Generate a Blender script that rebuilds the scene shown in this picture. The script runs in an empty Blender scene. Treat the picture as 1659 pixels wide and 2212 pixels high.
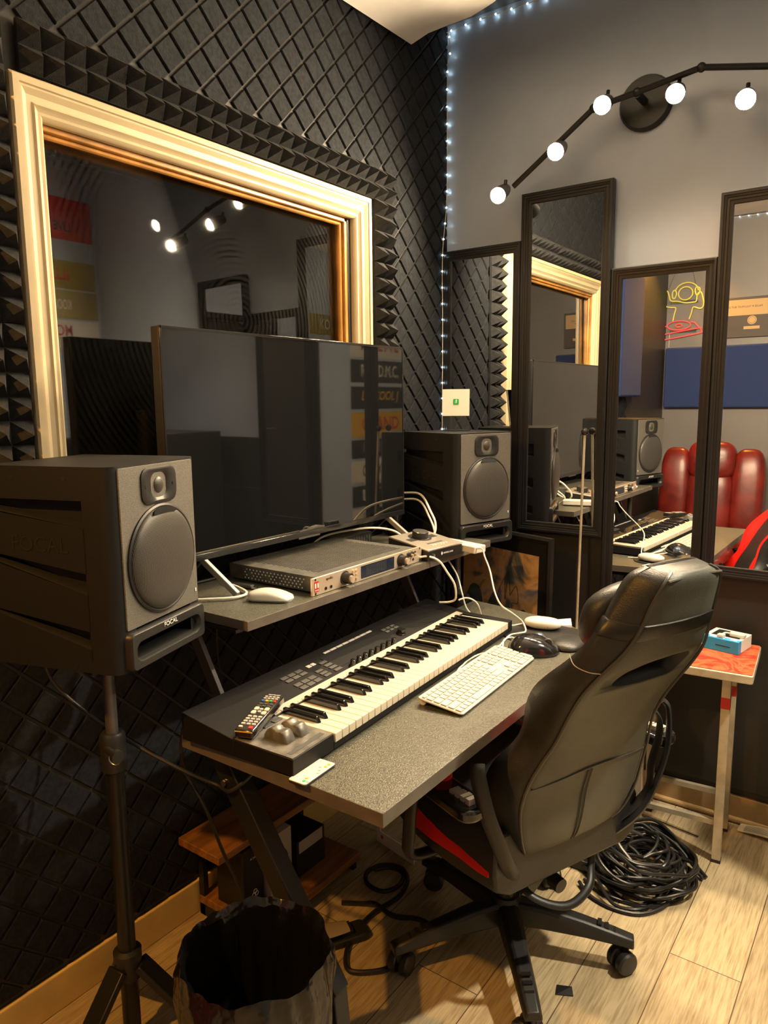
import bpy, bmesh, math, random
from mathutils import Vector, Matrix, Euler
random.seed(7)
R = math.radians
SC = bpy.context.scene
COL = SC.collection

# ------------------------------------------------------------------ camera, world, exposure
cam_d = bpy.data.cameras.new('camera')
cam_d.sensor_fit = 'HORIZONTAL'
cam_d.sensor_width = 36.0
cam_d.lens = 36.0 * 1583.0 / 1659.0
cam_d.clip_start = 0.02
cam = bpy.data.objects.new('camera', cam_d)
COL.objects.link(cam)
YAW, PITCH, ROLL = 0.626806, 0.150427, -0.0099566
_f = Vector((-math.sin(YAW) * math.cos(PITCH), math.cos(YAW) * math.cos(PITCH), -math.sin(PITCH)))
_r0 = Vector((math.cos(YAW), math.sin(YAW), 0))
_u0 = _r0.cross(_f)
_r = _r0 * math.cos(ROLL) + _u0 * math.sin(ROLL)
_u = _u0 * math.cos(ROLL) - _r0 * math.sin(ROLL)
cam.matrix_world = Matrix(((_r.x, _u.x, -_f.x, 0), (_r.y, _u.y, -_f.y, 0), (_r.z, _u.z, -_f.z, 1.42), (0, 0, 0, 1)))
SC.camera = cam
SC.view_settings.view_transform = 'Standard'
SC.view_settings.look = 'None'
SC.view_settings.gamma = 1.0
SC.view_settings.use_curve_mapping = False
SC.view_settings.exposure = 1.0
SC.cycles.use_denoising = True
SC.cycles.max_bounces = 12
SC.cycles.transparent_max_bounces = 16
SC.cycles.sample_clamp_indirect = 6.0
world = bpy.data.worlds.new('room_air')
world.use_nodes = True
world.node_tree.nodes['Background'].inputs[0].default_value = (0.55, 0.6, 0.7, 1)
world.node_tree.nodes['Background'].inputs[1].default_value = 0.004
SC.world = world
BULB = 1550.0         # radiance of a lit spot bulb
FLOOD = 1600.0    # the flood lamp high on the right wall
WARM = (1.0, 0.76, 0.47)

# ------------------------------------------------------------------ materials
def mat(name, col, rough=0.6, metal=0.0, bump=0.0, bscale=200.0, var=0.0, vscale=8.0, spec=0.5, emit=None, estr=0.0,
        coat=0.0, coords='Object', stretch=None, col2=None, bdist=0.002):
    m = bpy.data.materials.new(name)
    m.use_nodes = True
    nt = m.node_tree
    b = nt.nodes['Principled BSDF']
    c4 = (*col, 1)
    b.inputs['Base Color'].default_value = c4
    b.inputs['Roughness'].default_value = rough
    b.inputs['Metallic'].default_value = metal
    b.inputs['Specular IOR Level'].default_value = spec
    if coat:
        b.inputs['Coat Weight'].default_value = coat
        b.inputs['Coat Roughness'].default_value = 0.025 if coat >= 1 else 0.12
    if emit:
        b.inputs['Emission Color'].default_value = (*emit, 1)
        b.inputs['Emission Strength'].default_value = estr
    tc = nt.nodes.new('ShaderNodeTexCoord')
    src = tc.outputs[coords]
    if stretch:
        mp = nt.nodes.new('ShaderNodeMapping')
        mp.inputs['Scale'].default_value = stretch
        nt.links.new(src, mp.inputs[0]); src = mp.outputs[0]
    if var or col2:
        n = nt.nodes.new('ShaderNodeTexNoise')
        n.inputs['Scale'].default_value = vscale; n.inputs['Detail'].default_value = 6
        nt.links.new(src, n.inputs['Vector'])
        rp = nt.nodes.new('ShaderNodeValToRGB')
        lo = tuple(max(0, c * (1 - var)) for c in col); hi = tuple(min(1, c * (1 + var)) for c in col)
        if col2: lo, hi = col, col2
        rp.color_ramp.elements[0].position = 0.36; rp.color_ramp.elements[0].color = (*lo, 1)
        rp.color_ramp.elements[1].position = 0.64; rp.color_ramp.elements[1].color = (*hi, 1)
        nt.links.new(n.outputs['Fac'], rp.inputs[0]); nt.links.new(rp.outputs[0], b.inputs['Base Color'])
    if bump:
        n2 = nt.nodes.new('ShaderNodeTexNoise')
        n2.inputs['Scale'].default_value = bscale; n2.inputs['Detail'].default_value = 3
        nt.links.new(src, n2.inputs['Vector'])
        bp = nt.nodes.new('ShaderNodeBump')
        bp.inputs['Strength'].default_value = bump; bp.inputs['Distance'].default_value = bdist
        nt.links.new(n2.outputs['Fac'], bp.inputs['Height']); nt.links.new(bp.outputs[0], b.inputs['Normal'])
    return m

def emission(name, col, s):
    m = bpy.data.materials.new(name); m.use_nodes = True
    nt = m.node_tree; nt.nodes.clear()
    e = nt.nodes.new('ShaderNodeEmission'); o = nt.nodes.new('ShaderNodeOutputMaterial')
    e.inputs[0].default_value = (*col, 1); e.inputs[1].default_value = s
    nt.links.new(e.outputs[0], o.inputs[0])
    return m

def glass(name, tint=(1, 1, 1), smudge=0.0, gloss=1.0):
    """clear pane: mirror reflection by angle, the rest straight through; optional wiped dust"""
    m = bpy.data.materials.new(name); m.use_nodes = True
    nt = m.node_tree; nt.nodes.clear()
    o = nt.nodes.new('ShaderNodeOutputMaterial')
    tr = nt.nodes.new('ShaderNodeBsdfTransparent'); tr.inputs[0].default_value = (*tint, 1)
    gl = nt.nodes.new('ShaderNodeBsdfGlossy'); gl.inputs['Roughness'].default_value = 0.015
    fr = nt.nodes.new('ShaderNodeFresnel'); fr.inputs[0].default_value = 1.5
    mu = nt.nodes.new('ShaderNodeMath'); mu.operation = 'MULTIPLY'; mu.inputs[1].default_value = gloss
    mu.use_clamp = True
    mx = nt.nodes.new('ShaderNodeMixShader')
    nt.links.new(fr.outputs[0], mu.inputs[0]); nt.links.new(mu.outputs[0], mx.inputs[0])
    nt.links.new(tr.outputs[0], mx.inputs[1]); nt.links.new(gl.outputs[0], mx.inputs[2])
    out = mx
    if smudge:
        df = nt.nodes.new('ShaderNodeBsdfDiffuse'); df.inputs[0].default_value = (0.8, 0.8, 0.8, 1)
        tc = nt.nodes.new('ShaderNodeTexCoord')
        mp = nt.nodes.new('ShaderNodeMapping'); mp.inputs['Location'].default_value = (0, -0.08, -0.10)
        wv = nt.nodes.new('ShaderNodeTexWave'); wv.wave_type = 'RINGS'; wv.rings_direction = 'X'
        wv.inputs['Scale'].default_value = 20; wv.inputs['Distortion'].default_value = 1.0
        wv.inputs['Detail'].default_value = 3; wv.inputs['Detail Scale'].default_value = 1.5
        ns = nt.nodes.new('ShaderNodeTexNoise'); ns.inputs['Scale'].default_value = 3.5; ns.inputs['Detail'].default_value = 5
        vo = nt.nodes.new('ShaderNodeTexVoronoi'); vo.inputs['Scale'].default_value = 42
        rp = nt.nodes.new('ShaderNodeValToRGB')
        rp.color_ramp.elements[0].position = 0.05; rp.color_ramp.elements[0].color = (1, 1, 1, 1)
        rp.color_ramp.elements[1].position = 0.11; rp.color_ramp.elements[1].color = (0, 0, 0, 1)
        nt.links.new(tc.outputs['Object'], mp.inputs[0])
        nt.links.new(mp.outputs[0], wv.inputs['Vector']); nt.links.new(tc.outputs['Object'], ns.inputs['Vector'])
        nt.links.new(tc.outputs['Object'], vo.inputs['Vector']); nt.links.new(vo.outputs['Distance'], rp.inputs[0])
        pw = nt.nodes.new('ShaderNodeMath'); pw.operation = 'POWER'; pw.inputs[1].default_value = 3.0
        nt.links.new(ns.outputs['Fac'], pw.inputs[0])
        m1 = nt.nodes.new('ShaderNodeMath'); m1.operation = 'MULTIPLY_ADD'; m1.inputs[1].default_value = 0.7; 
        nt.links.new(wv.outputs['Fac'], m1.inputs[0]); nt.links.new(rp.outputs[0], m1.inputs[2])
        m2 = nt.nodes.new('ShaderNodeMath'); m2.operation = 'MULTIPLY'
        nt.links.new(m1.outputs[0], m2.inputs[0]); nt.links.new(pw.outputs[0], m2.inputs[1])
        m3 = nt.nodes.new('ShaderNodeMath'); m3.operation = 'MULTIPLY'; m3.inputs[1].default_value = smudge
        nt.links.new(m2.outputs[0], m3.inputs[0])
        mx2 = nt.nodes.new('ShaderNodeMixShader')
        nt.links.new(m3.outputs[0], mx2.inputs[0]); nt.links.new(mx.outputs[0], mx2.inputs[1]); nt.links.new(df.outputs[0], mx2.inputs[2])
        out = mx2
    nt.links.new(out.outputs[0], o.inputs[0])
    return m

def floor_mat():
    m = bpy.data.materials.new('oak_vinyl_planks'); m.use_nodes = True
    nt = m.node_tree; b = nt.nodes['Principled BSDF']; b.inputs['Roughness'].default_value = 0.42
    tc = nt.nodes.new('ShaderNodeTexCoord')
    mp = nt.nodes.new('ShaderNodeMapping'); mp.inputs['Rotation'].default_value = (0, 0, R(90)); mp.inputs['Location'].default_value = (0.3, 0.07, 0)
    br = nt.nodes.new('ShaderNodeTexBrick')
    br.inputs['Color1'].default_value = (0.30, 0.30, 0.30, 1); br.inputs['Color2'].default_value = (0.75, 0.75, 0.75, 1)
    br.inputs['Mortar'].default_value = (0, 0, 0, 1)
    br.inputs['Scale'].default_value = 1.0; br.inputs['Mortar Size'].default_value = 0.0012
    br.inputs['Brick Width'].default_value = 1.1; br.inputs['Row Height'].default_value = 0.17
    br.offset = 0.37
    nt.links.new(tc.outputs['Object'], mp.inputs[0]); nt.links.new(mp.outputs[0], br.inputs['Vector'])
    st = nt.nodes.new('ShaderNodeMapping'); st.inputs['Scale'].default_value = (8, 0.42, 1)
    nt.links.new(tc.outputs['Object'], st.inputs[0])
    # shift the grain from plank to plank
    ad = nt.nodes.new('ShaderNodeVectorMath'); ad.operation = 'ADD'
    cx = nt.nodes.new('ShaderNodeVectorMath'); cx.operation = 'SCALE'; cx.inputs['Scale'].default_value = 9.0
    nt.links.new(br.outputs['Color'], cx.inputs[0]); nt.links.new(st.outputs[0], ad.inputs[0]); nt.links.new(cx.outputs[0], ad.inputs[1])
    wv = nt.nodes.new('ShaderNodeTexNoise'); wv.inputs['Scale'].default_value = 2.2; wv.inputs['Detail'].default_value = 3; wv.inputs['Distortion'].default_value = 1.6
    nt.links.new(ad.outputs[0], wv.inputs['Vector'])
    sn = nt.nodes.new('ShaderNodeMath'); sn.operation = 'MULTIPLY'; sn.inputs[1].default_value = 34
    s2 = nt.nodes.new('ShaderNodeMath'); s2.operation = 'SINE'
    nt.links.new(wv.outputs['Fac'], sn.inputs[0]); nt.links.new(sn.outputs[0], s2.inputs[0])
    fine = nt.nodes.new('ShaderNodeTexNoise'); fine.inputs['Scale'].default_value = 40; fine.inputs['Detail'].default_value = 6
    st2 = nt.nodes.new('ShaderNodeMapping'); st2.inputs['Scale'].default_value = (6, 0.35, 1)
    nt.links.new(tc.outputs['Object'], st2.inputs[0]); nt.links.new(st2.outputs[0], fine.inputs['Vector'])
    a1 = nt.nodes.new('ShaderNodeMath'); a1.operation = 'MULTIPLY_ADD'; a1.inputs[1].default_value = 0.09
    nt.links.new(s2.outputs[0], a1.inputs[0]); nt.links.new(fine.outputs['Fac'], a1.inputs[2])
    rp = nt.nodes.new('ShaderNodeValToRGB')
    rp.color_ramp.elements[0].position = 0.25; rp.color_ramp.elements[0].color = (0.29, 0.215, 0.12, 1)
    rp.color_ramp.elements[1].position = 0.62; rp.color_ramp.elements[1].color = (0.48, 0.385, 0.235, 1)
    nt.links.new(a1.outputs[0], rp.inputs[0])
    mx = nt.nodes.new('ShaderNodeMix'); mx.data_type = 'RGBA'; mx.blend_type = 'OVERLAY'; mx.inputs[0].default_value = 0.3
    nt.links.new(rp.outputs[0], mx.inputs[6]); nt.links.new(br.outputs['Color'], mx.inputs[7])
    md = nt.nodes.new('ShaderNodeMix'); md.data_type = 'RGBA'; md.inputs[7].default_value = (0.07, 0.045, 0.025, 1)
    nt.links.new(br.outputs['Fac'], md.inputs[0]); nt.links.new(mx.outputs[2], md.inputs[6])
    nt.links.new(md.outputs[2], b.inputs['Base Color'])
    bp = nt.nodes.new('ShaderNodeBump'); bp.inputs['Strength'].default_value = 0.25; bp.inputs['Distance'].default_value = 0.002
    nt.links.new(a1.outputs[0], bp.inputs['Height']); nt.links.new(bp.outputs[0], b.inputs['Normal'])
    return m

def paint_mat(name, stops, scale=5.0, seed=0.0, rough=0.5):
    """generic airbrushed swirls through a list of colours"""
    m = bpy.data.materials.new(name); m.use_nodes = True
    nt = m.node_tree; b = nt.nodes['Principled BSDF']; b.inputs['Roughness'].default_value = rough
    tc = nt.nodes.new('ShaderNodeTexCoord'); mp = nt.nodes.new('ShaderNodeMapping'); mp.inputs['Location'].default_value = (seed, seed, seed)
    n = nt.nodes.new('ShaderNodeTexNoise'); n.inputs['Scale'].default_value = scale; n.inputs['Detail'].default_value = 5; n.inputs['Distortion'].default_value = 1.8
    rp = nt.nodes.new('ShaderNodeValToRGB'); cr = rp.color_ramp
    nt.links.new(tc.outputs['Object'], mp.inputs[0]); nt.links.new(mp.outputs[0], n.inputs['Vector']); nt.links.new(n.outputs['Fac'], rp.inputs[0])
    k = len(stops)
    while len(cr.elements) < k: cr.elements.new(0.5)
    for i, c in enumerate(stops):
        cr.elements[i].position = 0.3 + 0.4 * i / (k - 1); cr.elements[i].color = (*c, 1)
    nt.links.new(rp.outputs[0], b.inputs['Base Color'])
    return m

def mesh_grille(name, scale):
    m = mat(name, (0.035, 0.034, 0.032), 0.45, 0.3)
    nt = m.node_tree; b = nt.nodes['Principled BSDF']
    tc = nt.nodes.new('ShaderNodeTexCoord'); v = nt.nodes.new('ShaderNodeTexVoronoi')
    v.inputs['Scale'].default_value = scale; v.inputs['Randomness'].default_value = 0.0
    rp = nt.nodes.new('ShaderNodeValToRGB')
    rp.color_ramp.elements[0].position = 0.3; rp.color_ramp.elements[0].color = (0.004, 0.004, 0.004, 1)
    rp.color_ramp.elements[1].position = 0.42; rp.color_ramp.elements[1].color = (0.11, 0.104, 0.095, 1)
    mp = nt.nodes.new('ShaderNodeMapping'); mp.inputs['Scale'].default_value = (0, 1, 1)
    nt.links.new(tc.outputs['Object'], mp.inputs[0]); nt.links.new(mp.outputs[0], v.inputs['Vector']); nt.links.new(v.outputs['Distance'], rp.inputs[0]); nt.links.new(rp.outputs[0], b.inputs['Base Color'])
    return m

M = {}
M['felt'] = mat('black_felt', (0.019, 0.0215, 0.026), 0.92, spec=0.15, bump=0.5, bscale=260, var=0.25, vscale=90)
M['foam'] = mat('charcoal_foam', (0.026, 0.027, 0.029), 0.95, bump=0.5, bscale=420, var=0.2, vscale=60, spec=0.2)
M['grey_wall'] = mat('grey_gloss_paint', (0.40, 0.46, 0.57), 0.28, bump=0.12, bscale=45, var=0.05, vscale=3)
M['grey_dim'] = mat('grey_paint_dimmed', (0.21, 0.20, 0.20), 0.4, bump=0.12, bscale=45, var=0.05, vscale=3)  # wall grey darkened: weaker light on the front wall put into the colour
M['black_wall'] = mat('black_wall_paint', (0.022, 0.021, 0.020), 0.45, bump=0.15, bscale=60)
M['dark_ceiling'] = mat('dark_grey_ceiling', (0.10, 0.10, 0.105), 0.7)
M['white_sheet'] = mat('white_ceiling_board', (0.84, 0.82, 0.78), 0.8, bump=0.4, bscale=120, var=0.04, vscale=6)
M['floor'] = floor_mat()
M['cream'] = mat('cream_trim_paint', (0.60, 0.50, 0.32), 0.35, var=0.05, vscale=9)
M['orange_wood'] = mat('orange_stained_pine', (0.46, 0.22, 0.045), 0.35, var=0.35, vscale=9, stretch=(1, 1, 1))
M['yellow_wood'] = mat('yellowed_baseboard', (0.80, 0.58, 0.20), 0.45, var=0.12, vscale=7)
M['raw_board'] = mat('raw_tan_board', (0.36, 0.24, 0.11), 0.75, var=0.18, vscale=8)
M['booth'] = mat('dark_brown_booth', (0.035, 0.026, 0.020), 0.8)
M['pane'] = glass('window_glass', (0.93, 0.94, 0.95), smudge=0.07, gloss=2.4)
M['pane2'] = glass('window_glass_back', (0.9, 0.9, 0.9), gloss=0.9)
M['acrylic'] = glass('clear_acrylic', (0.93, 0.96, 0.98), gloss=1.3)
M['poly'] = glass('clear_plastic_bag', (0.92, 0.9, 0.88), gloss=2.2)
M['mirror'] = mat('silvered_mirror', (0.86, 0.87, 0.88), 0.0, 1.0)
M['black_frame'] = mat('black_moulded_frame', (0.010, 0.010, 0.011), 0.38)
M['blk_plastic'] = mat('black_plastic', (0.016, 0.016, 0.016), 0.42, bump=0.08, bscale=700)
M['blk_gloss'] = mat('gloss_black_plastic', (0.012, 0.012, 0.013), 0.12, coat=0.5)
M['screen'] = mat('dark_glossy_screen', (0.006, 0.007, 0.008), 0.03, spec=1.0, coat=1.0)
M['cabinet'] = mat('matt_black_cabinet', (0.010, 0.0105, 0.0115), 0.55, bump=0.15, bscale=500, spec=0.3)
M['baffle'] = mat('textured_baffle', (0.115, 0.107, 0.092), 0.6, bump=0.6, bscale=900, var=0.35, vscale=700)
M['dusty'] = mat('dusty_black_case', (0.075, 0.072, 0.062), 0.5, var=0.3, vscale=40)
M['strip'] = mat('pale_metal_strip', (0.46, 0.42, 0.35), 0.4)
M['deck'] = mat('keyboard_deck_shade', (0.40, 0.39, 0.36), 0.5)  # case tone darkened, shade between the keycaps put into the colour
M['grille'] = mesh_grille('perforated_black_grille', 420)
M['white_print'] = mat('white_print', (0.8, 0.79, 0.76), 0.5)
M['black_print'] = mat('black_print', (0.01, 0.01, 0.01), 0.5)
M['side_logo'] = mat('dark_relief_lettering', (0.018, 0.018, 0.018), 0.3)
M['laminate'] = mat('black_grained_laminate', (0.080, 0.078, 0.058), 0.33, bump=0.7, bscale=330, var=0.45, vscale=260)
M['laminate_edge'] = mat('laminate_edge_band', (0.11, 0.096, 0.08), 0.38, var=0.15, vscale=20)
M['blk_metal'] = mat('black_powder_coat', (0.014, 0.014, 0.014), 0.38, 0.2)
M['grey_metal'] = mat('grey_bracket_metal', (0.13, 0.125, 0.12), 0.4, 0.6)
M['foot_metal'] = mat('painted_grey_metal', (0.30, 0.29, 0.27), 0.45, 0.2)
M['steel'] = mat('brushed_steel', (0.55, 0.54, 0.52), 0.28, 1.0)
M['chrome'] = mat('chrome', (0.75, 0.75, 0.75), 0.12, 1.0)
M['silver'] = mat('silver_anodised_face', (0.66, 0.60, 0.52), 0.34, 0.85)
M['champagne'] = mat('champagne_face_panel', (0.72, 0.60, 0.47), 0.36, 0.6)
M['white'] = mat('white_plastic', (0.66, 0.63, 0.55), 0.28)
M['white_matt'] = mat('white_matt_keycap', (0.50, 0.465, 0.385), 0.5)
M['alu'] = mat('aluminium_case', (0.60, 0.60, 0.58), 0.4, 0.5)
M['ivory'] = mat('white_piano_key', (0.60, 0.55, 0.43), 0.25)
M['ebony'] = mat('black_piano_key', (0.008, 0.008, 0.009), 0.10, coat=0.6)
M['synth'] = mat('synth_black_shell', (0.008, 0.008, 0.009), 0.5, bump=0.1, bscale=600, spec=0.22)
M['synth_top'] = mat('synth_brushed_block', (0.16, 0.155, 0.14), 0.38, 0.3, var=0.4, vscale=30)
M['btn_dark'] = mat('dark_rubber_button', (0.055, 0.055, 0.055), 0.55)
M['btn_light'] = mat('light_grey_button', (0.42, 0.40, 0.38), 0.5)
M['cable_white'] = mat('white_cable', (0.78, 0.74, 0.64), 0.45)
M['cable_black'] = mat('black_cable', (0.014, 0.014, 0.014), 0.4)
M['cable_gloss'] = mat('shiny_black_cable', (0.014, 0.014, 0.0145), 0.34)
M['leather'] = mat('black_faux_leather', (0.018, 0.0185, 0.018), 0.40, bump=0.35, bscale=420, var=0.15, vscale=20)
M['leather_back'] = mat('grey_black_faux_leather', (0.075, 0.078, 0.064), 0.46, bump=0.25, bscale=380, var=0.12, vscale=12)
M['red_leather'] = mat('bright_red_faux_leather', (0.75, 0.012, 0.008), 0.45, bump=0.2, bscale=300)
M['piping'] = mat('chair_piping', (0.05, 0.05, 0.046), 0.4)
M['stitch'] = mat('pale_stitching', (0.45, 0.43, 0.38), 0.7)
M['recliner'] = mat('oxblood_leather', (0.17, 0.014, 0.010), 0.30, bump=0.3, bscale=30, var=0.3, vscale=9)
M['blue_panel'] = mat('navy_fabric', (0.022, 0.045, 0.16), 0.9, bump=0.4, bscale=600)
M['bag'] = mat('black_bin_liner', (0.006, 0.006, 0.006), 0.17, bump=0.8, bscale=17, spec=0.5, bdist=0.014)
M['shelf_wood'] = mat('brown_wood_board', (0.26, 0.115, 0.035), 0.45, var=0.35, vscale=6, stretch=(9, 1, 6))
M['stool_metal'] = mat('scuffed_cream_metal', (0.50, 0.44, 0.33), 0.45, 0.3, var=0.2, vscale=14)
M['stool_top'] = paint_mat('red_orange_painted_top', [(0.36, 0.010, 0.003), (0.45, 0.045, 0.010), (0.45, 0.13, 0.045), (0.42, 0.02, 0.006), (0.28, 0.06, 0.03)], 11, 2.0)
M['box_blue'] = mat('sky_blue_card', (0.02, 0.33, 0.72), 0.4)
M['card_white'] = mat('white_card', (0.80, 0.77, 0.68), 0.6)
M['paper'] = mat('cream_paper', (0.74, 0.66, 0.48), 0.75)
M['grey_card'] = mat('grey_white_card', (0.42, 0.38, 0.33), 0.7)
M['beige'] = mat('beige_rubber', (0.30, 0.25, 0.19), 0.55)
M['green'] = mat('green_badge', (0.02, 0.42, 0.10), 0.4)
M['art'] = paint_mat('airbrushed_clouds', [(0.05, 0.07, 0.08), (0.10, 0.13, 0.15), (0.55, 0.33, 0.14), (0.68, 0.44, 0.22), (0.26, 0.25, 0.32)], 7, 1.3)
M['art_gold'] = paint_mat('airbrushed_gold', [(0.70, 0.38, 0.03), (0.80, 0.46, 0.04), (0.45, 0.26, 0.06), (0.75, 0.42, 0.08)], 9, 4.1)
M['art_dark'] = paint_mat('airbrushed_slate', [(0.03, 0.04, 0.045), (0.09, 0.11, 0.12), (0.16, 0.17, 0.16)], 12, 6.3)
M['gold'] = mat('gold_poster_ink', (0.62, 0.36, 0.02), 0.5)
M['olive_gold'] = mat('olive_gold_ink', (0.30, 0.24, 0.05), 0.5)
M['poster_red'] = mat('red_poster_ink', (0.50, 0.02, 0.02), 0.5)
M['poster_black'] = mat('black_poster_ink', (0.015, 0.015, 0.016), 0.5)
M['poster_grey'] = mat('grey_poster_ink', (0.20, 0.19, 0.18), 0.5)
M['poster_white'] = mat('off_white_poster_ink', (0.62, 0.60, 0.54), 0.5)
M['neon_y'] = mat('yellow_neon_tube', (0.70, 0.62, 0.12), 0.3, emit=(0.8, 0.7, 0.15), estr=0.10)
M['neon_r'] = mat('red_neon_tube', (0.75, 0.10, 0.10), 0.3, emit=(0.9, 0.12, 0.12), estr=0.15)
M['tape_face'] = mat('dark_cassette_print', (0.09, 0.075, 0.07), 0.6)
M['tape_label'] = mat('tan_cassette_label', (0.62, 0.42, 0.20), 0.6)
M['bulb'] = emission('lit_bulb', WARM, BULB)
M['bulb_orange'] = emission('lit_orange_bulb', (1.0, 0.45, 0.07), 2200.0)
M['bulb_flood'] = emission('lit_bulb_flood', (1.0, 0.86, 0.63), FLOOD)
M['led'] = emission('cold_white_led', (0.72, 0.95, 1.0), 12.0)
M['lcd'] = mat('meter_display', (0.01, 0.012, 0.015), 0.15, emit=(0.1, 0.25, 0.5), estr=0.02)
M['ball'] = mat('blue_silver_trackball', (0.25, 0.33, 0.45), 0.15, 0.8)
for _n, _c in (('btn_red', (0.75, 0.04, 0.03)), ('btn_green', (0.05, 0.42, 0.14)), ('btn_yellow', (0.80, 0.42, 0.03)), ('btn_blue', (0.04, 0.14, 0.60)), ('btn_cream', (0.62, 0.54, 0.42))):
    M[_n] = mat(_n + '_rubber', _c, 0.45)

# ------------------------------------------------------------------ mesh helpers
def catmull(pts, n=8, closed=False):
    P = [Vector(p) for p in pts]
    out = []
    k = len(P)
    rng = range(k) if closed else range(k - 1)
    for i in rng:
        if closed:
            a, b, c, d = P[(i - 1) % k], P[i], P[(i + 1) % k], P[(i + 2) % k]
        else:
            a, b, c, d = P[max(i - 1, 0)], P[i], P[i + 1], P[min(i + 2, k - 1)]
        for j in range(n):
            t = j / n
            out.append(0.5 * ((2 * b) + (c - a) * t + (2 * a - 5 * b + 4 * c - d) * t * t + (3 * b - a - 3 * c + d) * t ** 3))
    if not closed: out.append(P[-1])
    return out

class MB:
    def __init__(s): s.bm = bmesh.new(); s.xf = Matrix()
    def v(s, p): return s.bm.verts.new(s.xf @ Vector(p))
    def f(s, vs, mi=0):
        try:
            fc = s.bm.faces.new(vs); fc.material_index = mi; return fc
        except ValueError: return None
    def hexa(s, p, mi=0):
        v = [s.v(q) for q in p]
        for a in ((0, 3, 2, 1), (4, 5, 6, 7), (0, 1, 5, 4), (1, 2, 6, 5), (2, 3, 7, 6), (3, 0, 4, 7)): s.f([v[i] for i in a], mi)
    def box(s, lo, hi, mi=0):
        x0, y0, z0 = lo; x1, y1, z1 = hi
        s.hexa([(x0, y0, z0), (x1, y0, z0), (x1, y1, z0), (x0, y1, z0), (x0, y0, z1), (x1, y0, z1), (x1, y1, z1), (x0, y1, z1)], mi)
    def cbox(s, c, sz, rot=None, mi=0):
        h = [d / 2 for d in sz]
        pts = [(-h[0], -h[1], -h[2]), (h[0], -h[1], -h[2]), (h[0], h[1], -h[2]), (-h[0], h[1], -h[2]), (-h[0], -h[1], h[2]), (h[0], -h[1], h[2]), (h[0], h[1], h[2]), (-h[0], h[1], h[2])]
        if rot is not None: pts = [rot @ Vector(p) for p in pts]
        s.hexa([Vector(p) + Vector(c) for p in pts], mi)
    def bar(s, p0, p1, w, h, up=(0, 0, 1), mi=0):
        p0, p1 = Vector(p0), Vector(p1); d = (p1 - p0).normalized(); sd = d.cross(Vector(up))
        if sd.length < 1e-4: sd = d.cross(Vector((1, 0, 0)))
        sd.normalize(); u = sd.cross(d)
        a, b = sd * w / 2, u * h / 2
        s.hexa([p0 - a - b, p0 + a - b, p0 + a + b, p0 - a + b, p1 - a - b, p1 + a - b, p1 + a + b, p1 - a + b], mi)
    def loops(s, rings, caps=True, closed=False, mi=0, closering=True):
        vr = [[s.v(p) for p in r] for r in rings]
        n = len(vr[0]); m = len(vr)
        for i in range(m if closed else m - 1):
            a, b = vr[i], vr[(i + 1) % m]
            for j in range(n if closering else n - 1):
                s.f([a[j], a[(j + 1) % n], b[(j + 1) % n], b[j]], mi)
        if caps and not closed and closering:
            s.f(list(reversed(vr[0])), mi); s.f(vr[-1], mi)
        return vr
    def cyl(s, p0, p1, r0, r1=None, seg=20, mi=0):
        r1 = r0 if r1 is None else r1
        p0, p1 = Vector(p0), Vector(p1); d = (p1 - p0).normalized()
        a = d.orthogonal().normalized(); b = d.cross(a)
        s.loops([[p + a * r * math.cos(t) + b * r * math.sin(t) for t in [2 * math.pi * k / seg for k in range(seg)]] for p, r in ((p0, r0), (p1, r1))], mi=mi)
    def lathe(s, prof, seg=28, p0=(0, 0, 0), axis=(0, 0, 1), mi=0, caps=True):
        d = Vector(axis).normalized(); a = d.orthogonal().normalized(); b = d.cross(a); p0 = Vector(p0)
        s.loops([[p0 + d * z + (a * math.cos(t) + b * math.sin(t)) * max(r, 1e-5) for t in [2 * math.pi * k / seg for k in range(seg)]] for r, z in prof], mi=mi, caps=caps)
    def tube(s, pts, r, seg=8, closed=False, mi=0, flat=1.0):
        P = [Vector(p) for p in pts]; n = len(P); rings = []
        nrm = None
        for i in range(n):
            if closed: t = P[(i + 1) % n] - P[i - 1]
            else: t = P[min(i + 1, n - 1)] - P[max(i - 1, 0)]
            if t.length < 1e-9: t = Vector((0, 0, 1))
            t.normalize()
            if nrm is None:
                nrm = t.cross(Vector((0, 0, 1)))
                if nrm.length < 0.1: nrm = t.cross(Vector((1, 0, 0)))
            nrm = (nrm - t * nrm.dot(t)).normalized(); bi = t.cross(nrm)
            rr = r[i] if isinstance(r, (list, tuple)) else r
            rings.append([P[i] + nrm * rr * math.cos(a) + bi * rr * flat * math.sin(a) for a in [2 * math.pi * k / seg for k in range(seg)]])
        s.loops(rings, closed=closed, mi=mi)
    def ell(s, c, rad, seg=24, rings=14, mi=0, power=1.0, zmin=-1.0):
        c = Vector(c); rr = []
        for i in range(rings + 1):
            ph = math.asin(max(zmin, -1)) + (math.pi / 2 - math.asin(max(zmin, -1))) * i / rings
            cz = math.sin(ph); cr = math.cos(ph)
            sg = lambda x: math.copysign(abs(x) ** power, x)
            rr.append([c + Vector((rad[0] * max(sg(cr), 1e-4) * sg(math.cos(t)), rad[1] * max(sg(cr), 1e-4) * sg(math.sin(t)), rad[2] * sg(cz))) for t in [2 * math.pi * k / seg for k in range(seg)]])
        s.loops(rr, mi=mi)
    def prism(s, poly, z0, z1, mi=0, mtop=None):
        a = [s.v((x, y, z0)) for x, y in poly]; b = [s.v((x, y, z1)) for x, y in poly]
        n = len(poly)
        s.f(list(reversed(a)), mi); s.f(b, mi if mtop is None else mtop)
        for i in range(n): s.f([a[i], a[(i + 1) % n], b[(i + 1) % n], b[i]], mi)
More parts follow.
